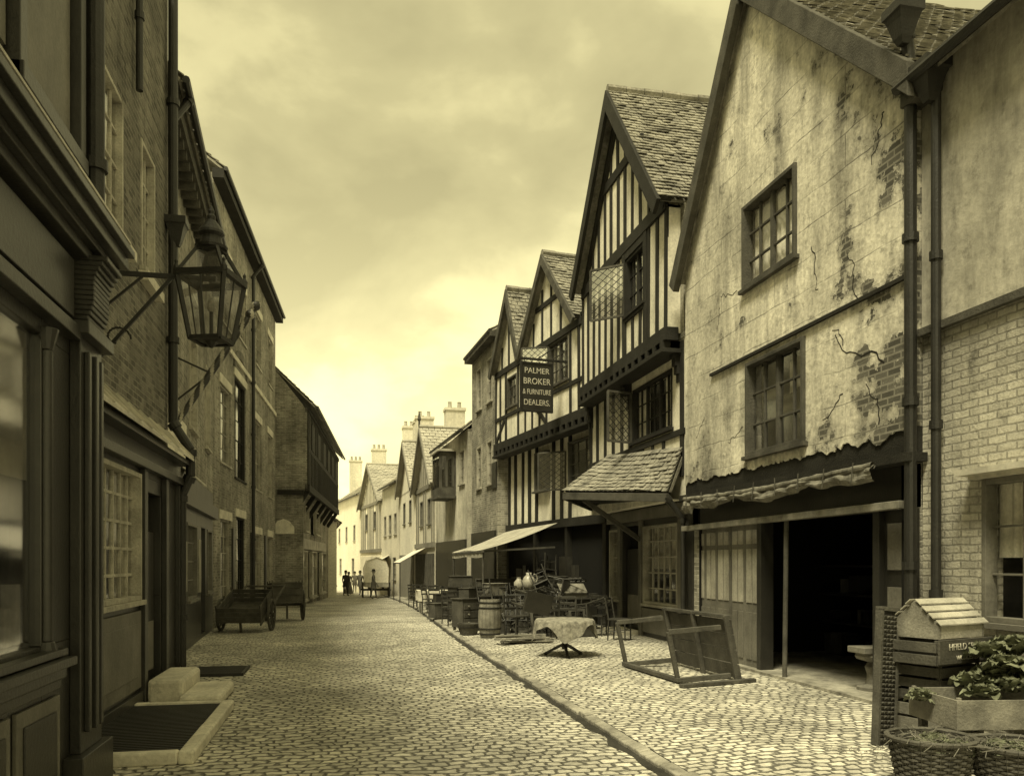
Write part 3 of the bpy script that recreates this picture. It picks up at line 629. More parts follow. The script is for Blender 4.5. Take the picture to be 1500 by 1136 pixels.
pipe(g,[(-2.5,13.22,10.6),(-2.5,13.22,3.9),(-2.25,13.22,3.5),(-2.25,13.22,3.1),(-2.38,13.22,2.8),(-2.38,13.22,0)],.07); hopper(g,(-2.45,13.22,6.9))
pipe(g,[(-2.52,11.2,10.6),(-2.52,11.2,7.8)],.045)
g.done()
g=G('door_steps',(-2,11.3,0)); s=g.b('stone_steps','stone',.05)
s.box(-.38,.05,-.35,.95,0,.32); s.box(.05,.55,-.7,.6,0,.16); g.done()
g=G('cellar_grating',(-1.9,9.1,0)); k=g.b('stone_kerb','stone',.02); k.box(.48,.62,-1.4,-.1,0,.12); k.box(.48,.62,-.08,1.4,0,.115); k.box(-.5,.48,1.28,1.4,0,.12)
k.box(-.5,.48,-1.4,-1.28,0,.12)
k=g.b('iron_bars','iron'); y=-1.26
while y<1.26: k.box(-.5,.47,y,y+.04,.05,.1); y+=.075
for x in (-.3,0,.3): k.box(x,x+.04,-1.27,1.27,.03,.08)
g.b('pit','room').box(-.5,.48,-1.28,1.28,.004,.02); g.done()
g=G('iron_doormat',(-1.95,14.0,0)); k=g.b('bars','iron')
for i in range(10): k.box(-.4,.4,-.5+.1*i,-.45+.1*i,.004,.05)
k.box(-.44,-.4,-.52,.5,.004,.05); k.box(.4,.44,-.52,.5,.004,.05); g.done()
# L2
g=G('low_brick_shop',(-3,18,0),world=True); f=F(-2.85,13.4,-3.35,23,-1)
ws=[(14.6,15.9,4.6,6.6),(18,19.2,4.6,6.6),(21,22,4.6,6.6),(14.6,15.7,7.4,8.7),(18,19,7.4,8.7)]
wall(g.b('brick_walls','brickm'),f,13.4,23,3.6,9.3,.25,ws); 
for w in ws: window(g,f,*w,3,4,'woodl',1,proud=.03,mt=.03)
g.b('body','brickm').hexa([f.p(a,z,d) for z in (-.2,9.3) for a,d in ((13.4,-.26),(23,-.26),(23,-6),(13.4,-6))])
g.b('limewashed_band','white').fb(f,13.45,17.5,3.7,4.53,0,.012)
s=g.b('shopfronts','paintd',.006)
wall(s,f,13.4,23,-.2,3.6,.25,[(14.2,15.6,1,2.6),(16.0,16.9,.1,2.6),(17.6,19.3,1,2.6),(20.2,21.1,.1,2.6),(21.5,22.6,1,2.6)])
for a,b_ in ((14.2,15.6),(17.6,19.3),(21.5,22.6)): window(g,f,a,b_,1,2.6,5,4,'paintm',0,mt=.03)
for a,b_ in ((16.0,16.9),(20.2,21.1)): s.fb(f,a,b_,.1,2.6,-.2,-.15)
s.fb(f,13.45,22.9,2.9,3.2,0,.15); 
l=g.b('lead_canopy','lead'); l.hexa([f.p(13.5,3.3,.4),f.p(17.4,3.3,.4),f.p(17.4,3.62,0),f.p(13.5,3.62,0),f.p(13.5,3.34,.4),f.p(17.4,3.34,.4),f.p(17.4,3.66,0),f.p(13.5,3.66,0)])
eaveroof(g,f,13.4,23,9.3,12.2,.45,3,tw=.25,ch=.18)
g.b('eaves_cornice','timberg').fb(f,13.4,23,8.95,9.22,0,.35)
for k in range(24): g.b('eaves_brackets','timberg').fb(f,13.5+.4*k,13.6+.4*k,8.8,8.95,0,.3)
pipe(g,[f.p(13.9,9.2,.5),f.p(13.5,8.4,.12),f.p(13.5,3.6,.12)],.06)
g.b('advert_boards','paintl').fb(f,17.05,17.45,1.2,2.2,.0,.03); g.b('advert_boards','paintl').fb(f,19.5,19.95,1.1,2.3,.0,.03)
chimney(g,-3.6,13.8,9,10.4,1.0,.6,'brickd')
g.done()
# L3
g=G('three_storey_brick_warehouse',(-3.2,30,0),world=True); f=F(-3.35,23.05,-2.75,36.2,-1)
ws=[(24,25.6,4.6,6.8),(26.3,28.4,4.4,7.5),(30.4,32,4.4,6.9),(33.8,35.2,4.4,6.9),(24.2,25.6,8.6,10.6),(27,28.4,8.9,10.6),(30.6,32,8.9,10.8),(33.8,35.2,8.9,10.8),(24,25.6,0.6,3.0),(26.6,28.2,-.2,3.2),(30.2,32,.2,2.8),(33.8,35.2,-.3,2.8)]
wall(g.b('brick_walls','brickm'),f,23.05,36.2,-1,12.2,.25,ws)
g.b('body','brickm').hexa([f.p(a,z,d) for z in (-1,12.2) for a,d in ((23.05,-.26),(36.2,-.26),(36.2,-7),(23.05,-7))])
for i,w in enumerate(ws): window(g,f,*w,3,5,'timber' if i in(1,9) else 'paintl',0,D=-.03,proud=0)
st=g.b('stone_lintels','stone')
for w in ws: st.fb(f,w[0]-.15,w[1]+.15,w[3]+.002,w[3]+.25,0,.03)
st.fb(f,23.1,36.1,7.95,8.1,0,.06)
ar=g.b('arched_head','brickd')
for k in range(12):
    t0=math.pi*k/12; t1=math.pi*(k+1)/12; ar.poly(f,[(27.35+1.05*math.cos(t0),7.75+.45*math.sin(t0)),(27.35+1.3*math.cos(t0),7.75+.7*math.sin(t0)),(27.35+1.3*math.cos(t1),7.75+.7*math.sin(t1)),(27.35+1.05*math.cos(t1),7.75+.45*math.sin(t1))],0,.05)
eaveroof(g,f,22.9,36.4,12.3,15.2,.3,3.5,tw=.3,ch=.22); g.b('eaves_board','timber').fb(f,22.9,36.4,12.0,12.25,0,.3)
for y in (26.0,29.6,33): g.b('shutters','paintd').fb(f,y-.25,y+.1,.3,2.8,0,.06)
pipe(g,[f.p(29.4,12,.4),f.p(29.4,11.6,.1),f.p(29.4,0,.1)],.06)
g.done()
# L4 jettied
g=G('jettied_brick_house',(-1.5,42,0),world=True); f=F(-1.45,36.7,-.24,54.7,-1)
sd=F(-9,36.75,-1.6,36.75,-1)
bw=g.b('brick_side_wall','brickm')
bw.poly(sd,[(-9,-1),(-1.62,-1),(-1.62,8.6),(-3.2,10.6),(-5.0,12.6),(-9,9)],-.3,0)
g.b('jetty_storey','brickm').hexa([f.p(a,z,d) for z in (4.9,8.5) for a,d in ((36.7,0),(54.7,0),(54.7,-5),(36.7,-5))])
g.b('lower_storeys','brickm').hexa([f.p(a,z,d) for z in (-1.5,4.9) for a,d in ((36.76,-.6),(54.7,-.6),(54.7,-5),(36.76,-5))])
wb=g.b('plaster_panels','plaster2'); wb.fb(f,36.72,54.6,5.1,8.3,0,.02)
tb=g.b('oak_frame','timber')
for k in range(28): 
    x=36.8+k*.65; tb.fbeam(f,x,5.1,x,8.4,.22,.0,.06)
tb.fb(f,36.7,54.7,4.85,5.15,-.1,.1); tb.fb(f,36.7,54.7,8.3,8.5,-.1,.1); tb.fb(f,36.7,54.7,6.6,6.8,0,.055)
for k in range(6): tb.fb(f,38+2.8*k,39.3+2.8*k,6.8,8.0,.02,.08)
for k in range(7): g.b('brackets','timber').beam(f.p(36.9+2.8*k,4.0,-.58),f.p(36.9+2.8*k,4.85,-.02),.2)
eaveroof(g,f,36.6,54.8,8.55,12.4,.4,3.6,'tile',.35,.25)
tb.fb(F(-9,36.7,-1.6,36.7,-1),-2.7,-1.6,4.7,4.9,-.1,.1)
for (a,b_,z0,z1) in ((38,40,.0,2.3),(42,44.5,.0,2.3),(47,50,0,2.3),(39,40.5,3.2,4.4),(44,46,3.2,4.4)): window(g,f,a,b_,z0,z1,3,3,'paintl',1,D=-.58+.25)
g.b('fascia','paintl').fb(f,37.5,52,2.4,2.9,-.6,-.5)
g.b('stone_arch_panel','stone').poly(sd,[(-2.9,3.0),(-2.0,3.0),(-2.0,3.3),(-2.2,3.55),(-2.45,3.65),(-2.7,3.55),(-2.9,3.3)],0,.05)
g.done()
g,f=simple_house('pale_shop',-.3,55,-.9,70,-1,4.4,6.4,'far',[(56,58,.2,2),(60,63,.2,2),(57,58.5,2.8,4),(62,63.5,2.8,4)],depth=5); g.done()
# ---------------------------------------------------------------- street lamp
g=G('wall_bracket_street_lamp',(-2.6,9.7,4.9),world=True); ir=g.b('ironwork','iron'); cx,cy=-1.43,9.7
ir.beam((-2.6,cy,4.97),(cx+.05,cy,4.97),.035,.05); ir.cyl((-2.6,cy,4.97),(-2.57,cy,4.97),.1)
ir.beam((-2.58,cy,4.05),(-1.85,cy,4.95),.035); ir.beam((-2.58,cy,4.55),(-2.15,cy,4.95),.025)
for k in range(14):
    t0=math.pi*1.5*k/14; t1=math.pi*1.5*(k+1)/14; r0=.15*(1-k/20); ir.cyl((-2.42+r0*math.cos(t0),cy,4.25+r0*math.sin(t0)),(-2.42+r0*math.cos(t1),cy,4.25+r0*math.sin(t1)),.012,n=6)
ph=math.radians(28)
def ring(hw,z): return [Vector((cx+hw*math.sqrt(2)*math.cos(ph+math.pi/2*k),cy+hw*math.sqrt(2)*math.sin(ph+math.pi/2*k),z)) for k in range(4)]
rb,rt,rp=ring(.17,4.28),ring(.27,4.97),ring(.11,5.30)
gl=g.b('lantern_glass','lampglass')
for k in range(4):
    n=(k+1)%4
    ir.beam(rb[k],rb[n],.045); ir.beam(rt[k],rt[n],.07,.06); ir.beam(rp[k],rp[n],.05); ir.beam(rb[k],rt[k],.042); ir.beam(rt[k],rp[k],.035)
    ir.beam((rb[k]+rb[n])/2,(rt[k]+rt[n])/2,.015)
    ir.lathe(rt[k],[(.03,0),(.035,.05),(.015,.09),(.02,.12),(.0,.15)],8)
    i=len(gl.v); gl.v+=[tuple(rb[k]),tuple(rb[n]),tuple(rt[n]),tuple(rt[k])]; gl.f.append((i,i+1,i+2,i+3))
    i=len(gl.v); gl.v+=[tuple(rt[k]),tuple(rt[n]),tuple(rp[n]),tuple(rp[k])]; gl.f.append((i,i+1,i+2,i+3))
ir.lathe((cx,cy,5.30),[(.17,0),(.18,.03),(.13,.05),(.11,.14),(.145,.17),(.14,.2),(.07,.3),(.045,.33),(.05,.37),(.03,.4),(.035,.43),(.005,.5)],16)
ir.lathe((cx,cy,4.20),[(.02,0),(.05,.03),(.08,.06),(.2,.08),(.2,.1)],8)
ir.cyl((cx,cy,4.3),(cx,cy,4.6),.02); g.b('gas_burner','earth').lathe((cx,cy,4.6),[(.03,0),(.05,.04),(.04,.12),(.01,.14)],10)
g.done()
g=G('barber_pole',(-2.85,15.3,4.2)); p0=Vector((0,0,0)); p1=Vector((1.4,0,2.25)); d=(p1-p0).normalized(); a=d.orthogonal().normalized(); c=d.cross(a)
n=120;m=16; dk=g.b('dark_stripe','paintd'); lt=g.b('light_stripe','woodl')
def rad(t):
    r=.045+.02*math.sin(math.pi*t)
    if t>.86: r=.035+.05*abs(math.sin((t-.86)/.14*math.pi*2))
    return r
for i in range(n):
    for j in range(m):
        b=dk if ((j+i*.55)%8)<5 else lt; k=len(b.v)
        for (ii,jj) in ((i,j),(i,j+1),(i+1,j+1),(i+1,j)):
            t=ii/n; th=2*math.pi*jj/m; b.v.append(tuple(p0+(p1-p0)*t+(a*math.cos(th)+c*math.sin(th))*rad(t)))
        b.f.append((k,k+1,k+2,k+3))
g.b('bracket','iron').beam((-.02,0,.4),(.5,0,.85),.03); g.b('bracket','iron').beam((-.02,0,1.2),(.55,0,.95),.03); g.done()
# ---------------------------------------------------------------- handcarts
def wheel(b,c,r,th=.05):
    c=Vector(c);n=24;i=len(b.v)
    for k in range(n):
        t=2*math.pi*k/n
        for rr,x in ((r,-th/2),(r,th/2),(r-.06,th/2),(r-.06,-th/2)): b.v.append((c.x+x,c.y+rr*math.cos(t),c.z+rr*math.sin(t)))
    for k in range(n):
        for q in range(4): b.f.append((i+4*k+q,i+4*k+(q+1)%4,i+4*((k+1)%n)+(q+1)%4,i+4*((k+1)%n)+q))
    b.cyl(c-Vector((.09,0,0)),c+Vector((.09,0,0)),.06,n=10)
    for k in range(10):
        t=2*math.pi*k/10; b.beam(c,c+Vector((0,math.cos(t)*(r-.03),math.sin(t)*(r-.03))),.03)
def cart(name,loc,rz,W,L,r,side,tilt,shaft,mat='wood'):
    g=G(name,loc,(0,0,rz)); b=g.b('bed',mat,.006); wh=g.b('wheels','timberg')
    T=Matrix.Translation((0,0,r))@Matrix.Rotation(tilt,4,'X')
    def bx(x0,x1,y0,y1,z0,z1,bb=b): bb.hexa([T@Vector(q) for q in [(x0,y0,z0),(x1,y0,z0),(x1,y1,z0),(x0,y1,z0),(x0,y0,z1),(x1,y0,z1),(x1,y1,z1),(x0,y1,z1)]])
    bx(-W/2,W/2,-L/2,L/2,.05,.09)
    n=3
    for k in range(n):
        z0=.1+side*k/n; z1=.1+side*(k+1)/n-.015
        bx(-W/2,-W/2+.03,-L/2,L/2,z0,z1); bx(W/2-.03,W/2,-L/2,L/2,z0,z1); bx(-W/2+.03,W/2-.03,-L/2,-L/2+.03,z0,z1); bx(-W/2+.03,W/2-.03,L/2-.03,L/2,z0,z1)
    for x in (-W/2-.03,W/2): 
        for y in (-L/2,0,L/2-.05): bx(x,x+.03,y,y+.05,0,side+.15)
        bx(x,x+.04,-L/2-.05,L/2+shaft,.0,.06)
    bx(-W/2,W/2,L/2+shaft-.05,L/2+shaft,0,.05)
    wheel(wh,(-W/2-.12,0,r),r); wheel(wh,(W/2+.12,0,r),r); wh.beam((-W/2-.12,0,r),(W/2+.12,0,r),.05)
    bx(-.03,.03,-L/2+.1,-L/2+.15,-r+.05,.05)
    g.done()
cart('handcart',(-2.42,22.3,0),math.radians(-8),1.05,1.5,.42,.36,math.radians(17),1.5,'timberg')
cart('handcart',(-1.72,26.3,zg(26.3)),math.radians(10),.85,1.5,.48,.6,math.radians(-3),.8,'timberg')
# ---------------------------------------------------------------- furniture
def chair(loc,rz,rot=(0,0),mat='woodd'):
    g=G('wooden_chair',loc,(rot[0],rot[1],rz)); b=g.b('frame',mat,.004)
    for x in (-.19,.19):
        b.cyl((x,-.19,0),(x*.95,-.18,.44),.017,.02,8); b.cyl((x,.2,0),(x,.18,.45),.017,.02,8); b.cyl((x,.18,.45),(x,.26,.92),.02,.016,8)
        b.cyl((x,-.19,.2),(x,.19,.2),.011,n=6)
    b.cyl((-.19,-.19,.25),(.19,-.19,.25),.011,n=6); b.cyl((-.19,.19,.25),(.19,.19,.25),.011,n=6)
    b.box(-.22,.22,-.22,.2,.44,.475)
    for z in (.6,.73,.86): b.box(-.19,.19,.2+(z-.45)*.17,.22+(z-.45)*.17,z,z+.055)
    g.done()
def table(name,loc,rz,w,d,h,mat,rot=(0,0),drawer=False):
    g=G(name,loc,(rot[0],rot[1],rz)); b=g.b('frame',mat,.006); b.box(-w/2,w/2,-d/2,d/2,h-.03,h); b.box(-w/2+.06,w/2-.06,-d/2+.06,d/2-.06,h-.14,h-.03)
    for x in (-1,1):
        for y in (-1,1): b.cyl((x*(w/2-.08),y*(d/2-.08),0),(x*(w/2-.08),y*(d/2-.08),h-.14),.02,.035,10)
    if drawer: g.b('shelf',mat,.004).box(-w/2+.05,w/2-.05,-d/2+.05,d/2-.05,.25,.28)
    g.done()
g=G('pedestal_table',(3.95,14.3,.1)); b=g.b('pedestal','woodd'); b.lathe((0,0,.12),[(.05,0),(.06,.05),(.04,.12),(.07,.2),(.045,.3),(.035,.45),(.06,.5)],14)
for k in range(3):
    t=2*math.pi*k/3+.4; c,s_=math.cos(t),math.sin(t); b.beam((0,0,.22),(c*.2,s_*.2,.12),.05); b.beam((c*.2,s_*.2,.12),(c*.36,s_*.36,.03),.045); b.lathe((c*.37,s_*.37,0),[(.03,0),(.045,.02),(.02,.05)],8)
b.lathe((0,0,.62),[(.5,0),(.52,.015),(.5,.03)],28)
cl=g.b('cloth','clothp')
def cf(u,v):
    t=2*math.pi*u; drop=.24+.14*math.cos(4*t+.6)+.03*math.sin(9*t)
    if v<.6: r=.54*v/.6; z=.665+.006*noise.noise((r*8*math.cos(t),r*8*math.sin(t),0))
    else:
        k=(v-.6)/.4; r=.54+.04*k+.025*k*math.sin(13*t); z=.665-drop*k
    return (r*math.cos(t),r*math.sin(t),z)
cl.grid(cf,72,14); g.done(('cloth',))
def barrel(loc,r=.25,h=.8,name='wooden_barrel',mat='wood'):
    g=G(name,loc); b=g.b('staves',mat); n=18
    for k in range(n):
        t0=2*math.pi*(k+.04)/n; t1=2*math.pi*(k+.96)/n
        for j in range(8):
            z0,z1=j/8,(j+1)/8; R0=r*(.82+.18*math.sin(math.pi*z0)); R1=r*(.82+.18*math.sin(math.pi*z1))
            P=lambda rr,t,z:(rr*math.cos(t),rr*math.sin(t),z*h)
            b.hexa([P(R0-.03,t0,z0),P(R0-.03,t1,z0),P(R0,t1,z0),P(R0,t0,z0),P(R1-.03,t0,z1),P(R1-.03,t1,z1),P(R1,t1,z1),P(R1,t0,z1)])
    b.cyl((0,0,.03),(0,0,.05),r*.8,n=18); b.cyl((0,0,h-.05),(0,0,h-.03),r*.8,n=18)
    for z in (.06,.2,.76,.9):
        R0=r*(.82+.18*math.sin(math.pi*z))+.006; g.b('hoops','iron').lathe((0,0,z*h),[(R0,0),(R0+.004,.0),(R0+.004,.035),(R0-.01,.035)],24)
    g.done()
barrel((3.3,18.3,.1),.27,.84); 
g=G('washtub',(2.95,19.2,.08)); b=g.b('tub','timberg'); b.lathe((0,0,0),[(.2,0),(.28,.26),(.25,.26),(.18,.05)],20); g.b('hoops','iron').lathe((0,0,.16),[(.257,0),(.262,0),(.27,.03),(.25,.03)],20); g.done()
def chest(loc,rz,w,d,h,mat='woodd',rows=3):
    g=G('chest_of_drawers',loc,(0,0,rz)); b=g.b('carcass',mat,.006); b.box(-w/2,w/2,-d/2,d/2,.08,h-.03); b.box(-w/2-.03,w/2+.03,-d/2-.03,d/2+.02,h-.03,h)
    for x in (-w/2+.05,w/2-.05):
        for y in (-d/2+.05,d/2-.05): b.lathe((x,y,0),[(.03,0),(.045,.05),(.03,.08)],8)
    for k in range(rows):
        z0=.12+(h-.2)*k/rows; z1=.12+(h-.2)*(k+1)/rows-.03; b.box(-w/2+.04,w/2-.04,-d/2-.015,-d/2,z0,z1)
        for x in (-w/4,w/4): g.b('knobs','wood').cyl((x,-d/2-.015,(z0+z1)/2),(x,-d/2-.05,(z0+z1)/2),.02,n=8)
    g.done()
chest((3.75,20.6,.1),.15,1.0,.5,.85); chest((4.9,21.2,.1),-.2,.9,.5,.95,'timberg',4); chest((3.5,23.0,.1),.4,1.0,.5,1.0,'woodd',4); chest((3.1,20.2,.1),.5,.7,.45,.8,'timberg',3); chest((5.6,22.2,.1),-.1,1.1,.5,1.3,'woodd',5); chest((4.5,23.6,.1),.1,1.2,.5,1.2,'timberg',4)
def wbox(loc,rz,w,d,h,mat='wood'):
    g=G('wooden_box',loc,(0,0,rz)); b=g.b('boards',mat,.006); b.box(-w/2,w/2,-d/2,d/2,0,.03); b.box(-w/2,-w/2+.02,-d/2,d/2,.03,h-.02); b.box(w/2-.02,w/2,-d/2,d/2,.03,h-.02); b.box(-w/2+.02,w/2-.02,-d/2,-d/2+.02,.03,h-.02); b.box(-w/2+.02,w/2-.02,d/2-.02,d/2,.03,h-.02); b.box(-w/2-.02,w/2+.02,-d/2-.02,d/2+.02,h-.02,h); g.done()
for q in [((3.85,20.6,.95),.4,.5,.36,.3,'wood'),((4.35,19.3,.1),.2,.6,.4,.4,'timberg'),((4.3,19.25,.5),-.3,.45,.32,.22,'timberg'),((5.0,18.7,.1),.5,.55,.4,.35,'timberg'),((3.3,23.0,1.1),.1,.6,.4,.3,'timberg'),((5.35,17.9,.1),.1,.5,.35,.25,'woodd'),((3.7,19.2,.1),-.2,.5,.4,.3,'woodd'),((3.1,20.2,.9),.8,.4,.3,.25,'timberg'),((5.6,20.9,.1),.3,.7,.5,.5,'woodd'),((4.6,20.5,.1),.0,.8,.5,.6,'woodd'),((2.95,24.8,.1),.3,.6,.5,.45,'timberg'),((3.2,25.6,.1),.1,.7,.5,.7,'woodd')]: wbox(*q)
g=G('stoneware_jug',(4.85,21.1,1.05)); g.b('jug','earth').lathe((0,0,0),[(.1,0),(.17,.08),(.19,.2),(.14,.33),(.07,.4),(.08,.46),(.06,.46)],18)
for k in range(8):
    t0=-math.pi/2+math.pi*k/8; t1=t0+math.pi/8; g.b('handle','earth').cyl((.13+.1*math.cos(t0),0,.3+.12*math.sin(t0)),(.13+.1*math.cos(t1),0,.3+.12*math.sin(t1)),.015,n=6)
g.done(('jug',))
g=G('stoneware_jug',(4.6,21.2,1.05)); g.b('jug','earth').lathe((0,0,0),[(.08,0),(.13,.08),(.13,.2),(.06,.28),(.05,.33),(.06,.34)],16); g.done(('jug',))
for c in [((3.0,21.3,.1),.4),((5.75,18.1,.1),-.6),((2.95,31.5,0.0),.3),((3.5,32.3,0.0),2.2),((3.4,26.0,.1),1.2),((3.9,25.0,.1),2.0),((5.4,23.2,.1),.2),((4.8,19.3,.1),2.4),((4.35,20.0,.1),3.4),((3.2,24.2,.1),.3),((2.95,22.3,.1),2.6),((5.9,16.9,.1),.9),((3.1,27.3,.08),.2),((3.25,29.9,.05),2.9),((5.5,20.9,.6),1.4),((3.9,18.2,.1),.5),((4.5,17.8,.1),3.3),((4.9,17.6,.1),-.4),((3.0,28.3,.05),1.0),((2.95,33.5,-.05),.5),((3.6,21.8,.1),2.8),((4.15,21.6,.1),.2)]: chair(*c)
for c in [((4.6,19.9,.95),.5,(2.6,.3)),((5.1,19.6,1.0),1.8,(2.9,-.2)),((5.2,20.3,1.2),.9,(1.7,.2)),((4.3,19.0,.85),.3,(1.5,.4)),((4.9,18.8,.75),2.2,(2.4,.5)),((5.5,19.3,.9),.1,(3.0,.1)),((4.0,21.0,1.2),1.0,(3.1,.2)),((3.4,20.4,1.3),.3,(2.8,.0)),((4.7,22.3,1.1),2.0,(2.9,.2)),((4.6,20.5,1.1),.2,(2.2,.3)),((5.0,21.0,1.6),1.2,(2.7,.3)),((3.75,19.3,.85),1.9,(2.6,-.3)),((5.3,18.3,.55),.7,(1.4,.2)),((4.4,18.1,.5),2.7,(1.5,-.3)),((5.6,22.2,2.0),.4,(3.0,.1))]: chair(*c)
table('side_table',(5.9,19.9,.1),.1,.9,.55,.78,'woodd',drawer=True); table('side_table',(4.65,19.9,.1),.3,.9,.6,.76,'timberg'); table('side_table',(4.75,18.6,.1),-.2,.8,.5,.6,'woodd',drawer=True); table('side_table',(3.9,17.5,1.0),.4,.7,.45,.6,'woodd',rot=(math.pi*.55,.2))
g=G('open_writing_desk',(5.75,20.2,.88),(0,0,.1)); b=g.b('desk','wood',.005); b.box(-.35,.35,-.2,.25,0,.12); b.hexa([(-.36,-.24,.12),(.36,-.24,.12),(.36,.05,.34),(-.36,.05,.34),(-.36,-.24,.14),(.36,-.24,.14),(.36,.05,.36),(-.36,.05,.36)]); g.done()
table('deal_table',(4.3,22.6,.1),.2,1.3,.7,.75,'timberg')
g=G('cloth_covered_table',(3.35,29.0,.05)); b=g.b('legs','wood')
for x in (-.6,.6):
    for y in (-.35,.35): b.cyl((x,y,-.05),(x,y,.7),.03,n=8)
g.b('cloth','curtain').grid(lambda u,v:((u-.5)*1.5,(min(max(v,.2),.8)-.5)*1.35,.74-max(0,.2-v)*1.9-max(0,v-.8)*1.9+.01*math.sin(u*30)),24,20); g.done()
def bedstead(loc,rot):
    g=G('iron_bedstead',loc,rot); b=g.b('ironwork','iron')
    for x in (-.6,.6): b.cyl((x,0,0),(x,0,1.2),.02)
    for z in (.4,1.1): b.cyl((-.6,0,z),(.6,0,z),.016)
    for k in range(9): b.cyl((-.5+.125*k,0,.4),(-.5+.125*k,0,1.1),.008,n=6)
    g.done()
bedstead((5.0,20.9,.1),(math.radians(-18),0,.3)); bedstead((4.3,18.4,.1),(math.radians(-35),0,-.2)); bedstead((3.6,20.0,.1),(math.radians(-20),0,.2))
g=G('cart_wheel',(4.2,19.05,.1),(0,math.radians(15),1.2)); wheel(g.b('wheel','timberg'),(0,0,.38),.38); g.done()
def froll(loc,rot):
    g=G('carpet_roll',loc,rot); g.b('roll','clothp').grid(lambda u,v:((u-.5)*1.3,(.12-.025*v)*math.cos(v*12.5),(.12-.025*v)*math.sin(v*12.5)),8,40); g.done()
froll((5.3,19.0,.25),(0,math.radians(8),.9))
for loc,rz,w,h in (((4.55,18.2,.1),.1,.6,.75),((3.7,19.6,.1),-.3,.5,.65),((5.45,18.4,.1),.3,.45,.6)):
    g=G('leaning_mirror',loc,(math.radians(-14),0,rz)); b=g.b('frame','timberg',.006); b.box(-w/2,-w/2+.06,-.02,.02,0,h); b.box(w/2-.06,w/2,-.02,.02,0,h); b.box(-w/2+.06,w/2-.06,-.02,.02,0,.06); b.box(-w/2+.06,w/2-.06,-.02,.02,h-.06,h); g.b('mirror','plate').box(-w/2+.05,w/2-.05,-.005,.005,.05,h-.05); g.done()
g=G('plank_pile',(3.75,16.6,.1)); b=g.b('planks','wood',.004)
for k in range(6): 
    a=ru(-.5,.3); c,s_=math.cos(a)*.55,math.sin(a)*.55; x,y=ru(-.15,.15),ru(-.2,.2); b.beam((x-c,y-s_,.015+.03*k),(x+c,y+s_,.015+.03*k),.12,.028)
g.done()
g=G('overturned_trestle_table',(5.15,11.7,.1),(0,0,math.radians(3))); b=g.b('timbers','timberg',.006)
for k in range(4):
    z0=.05+.21*k; b.hexa([(.28-z0*.2,-1.1,z0),(.32-z0*.2,-1.1,z0),(.32-z0*.2,.9,z0),(.28-z0*.2,.9,z0),(.28-(z0+.2)*.2,-1.1,z0+.2),(.32-(z0+.2)*.2,-1.1,z0+.2),(.32-(z0+.2)*.2,.9,z0+.2),(.28-(z0+.2)*.2,.9,z0+.2)])
b.beam((.08,-1.12,.93),(.08,.95,.93),.08,.05)
for y in (-1.1,-.1,.85): b.beam((.24,y,.0),(.05,y,.95),.07,.05)
for y in (-1.05,.82):
    b.beam((.0,y,.78),(-.75,y+.1,.72),.07); b.beam((.15,y,.1),(-.6,y+.1,.04),.07); b.beam((-.6,y+.1,.04),(-.75,y+.1,.72),.06)
b.beam((-.6,-1.0,.05),(-.62,.95,.05),.08,.06); b.beam((-.72,.92,.72),(.0,.85,.8),.06)
b.beam((-.75,-1.35,.03),(.5,-1.1,.03),.1,.05)
g.done()
# ---------------------------------------------------------------- greengrocer stall, bottom right
def crate(g,x0,x1,y0,y1,z0,z1,mat='woodl',n=3,part='slats',t=.015):
    b=g.b(part+mat,mat,.003); hs=(z1-z0)/n
    for k in range(n):
        a=z0+hs*k+.006; c=z0+hs*(k+1)-.018; j=ru(-.008,.008)
        b.box(x0,x1,y0+j,y0+t+j,a,c); b.box(x0,x1,y1-t,y1,a,c); b.box(x0+j,x0+t+j,y0+t,y1-t,a,c); b.box(x1-t,x1,y0+t,y1-t,a,c)
    for x in (x0+t,x1-t-.03):
        for y in (y0+t,y1-t-.03): b.box(x,x+.03,y,y+.03,z0,z1)
    b.box(x0+t,x1-t,y0+t,y1-t,z0,z0+.012)
g=G('stacked_crates',(5.5,6.75,.1)); 
crate(g,-.3,.35,-.25,.3,0,.4,'wood',3); crate(g,-.28,.36,-.22,.28,.41,.75,'timberg',3)
g.b('lettered_board','timberg',.004).box(-.42,.4,-.30,-.28,.78,1.0); crate(g,-.4,.38,-.27,.27,.76,.99,'timberg',2)
text(g,'HFIELD SPRING',(0,-.303,.93),.085,mat='letters'); text(g,'WORCESTER',(0,-.303,.83),.06,mat='letters')
b=g.b('slatted_box','woodl',.003)
b.box(-.34,.34,-.25,-.23,1.0,1.12); b.box(-.34,.34,.22,.24,1.0,1.12)
for x in (-.34,.31): g.b('slatted_box_ends','wood').poly(F(x,-.25,x,.24,1),[(-.25,1.0),(.24,1.0),(.24,1.12),(0,1.34),(-.25,1.12)],-.02,0)
for k in range(4):
    t0,t1=k/4,(k+.7)/4
    for s_ in (-1,1):
        ya,yb=s_*.27*(1-t0),s_*.27*(1-t1); za,zb=1.12+.24*t0,1.12+.24*t1; e=ru(-.02,.02)
        b.hexa([(-.37+e,ya,za),(.37+e,ya,za),(.37+e,yb,zb),(-.37+e,yb,zb),(-.37+e,ya,za+.015),(.37+e,ya,za+.015),(.37+e,yb,zb+.015),(-.37+e,yb,zb+.015)])
g.e.rotation_euler=(0,0,math.radians(18)); g.done()
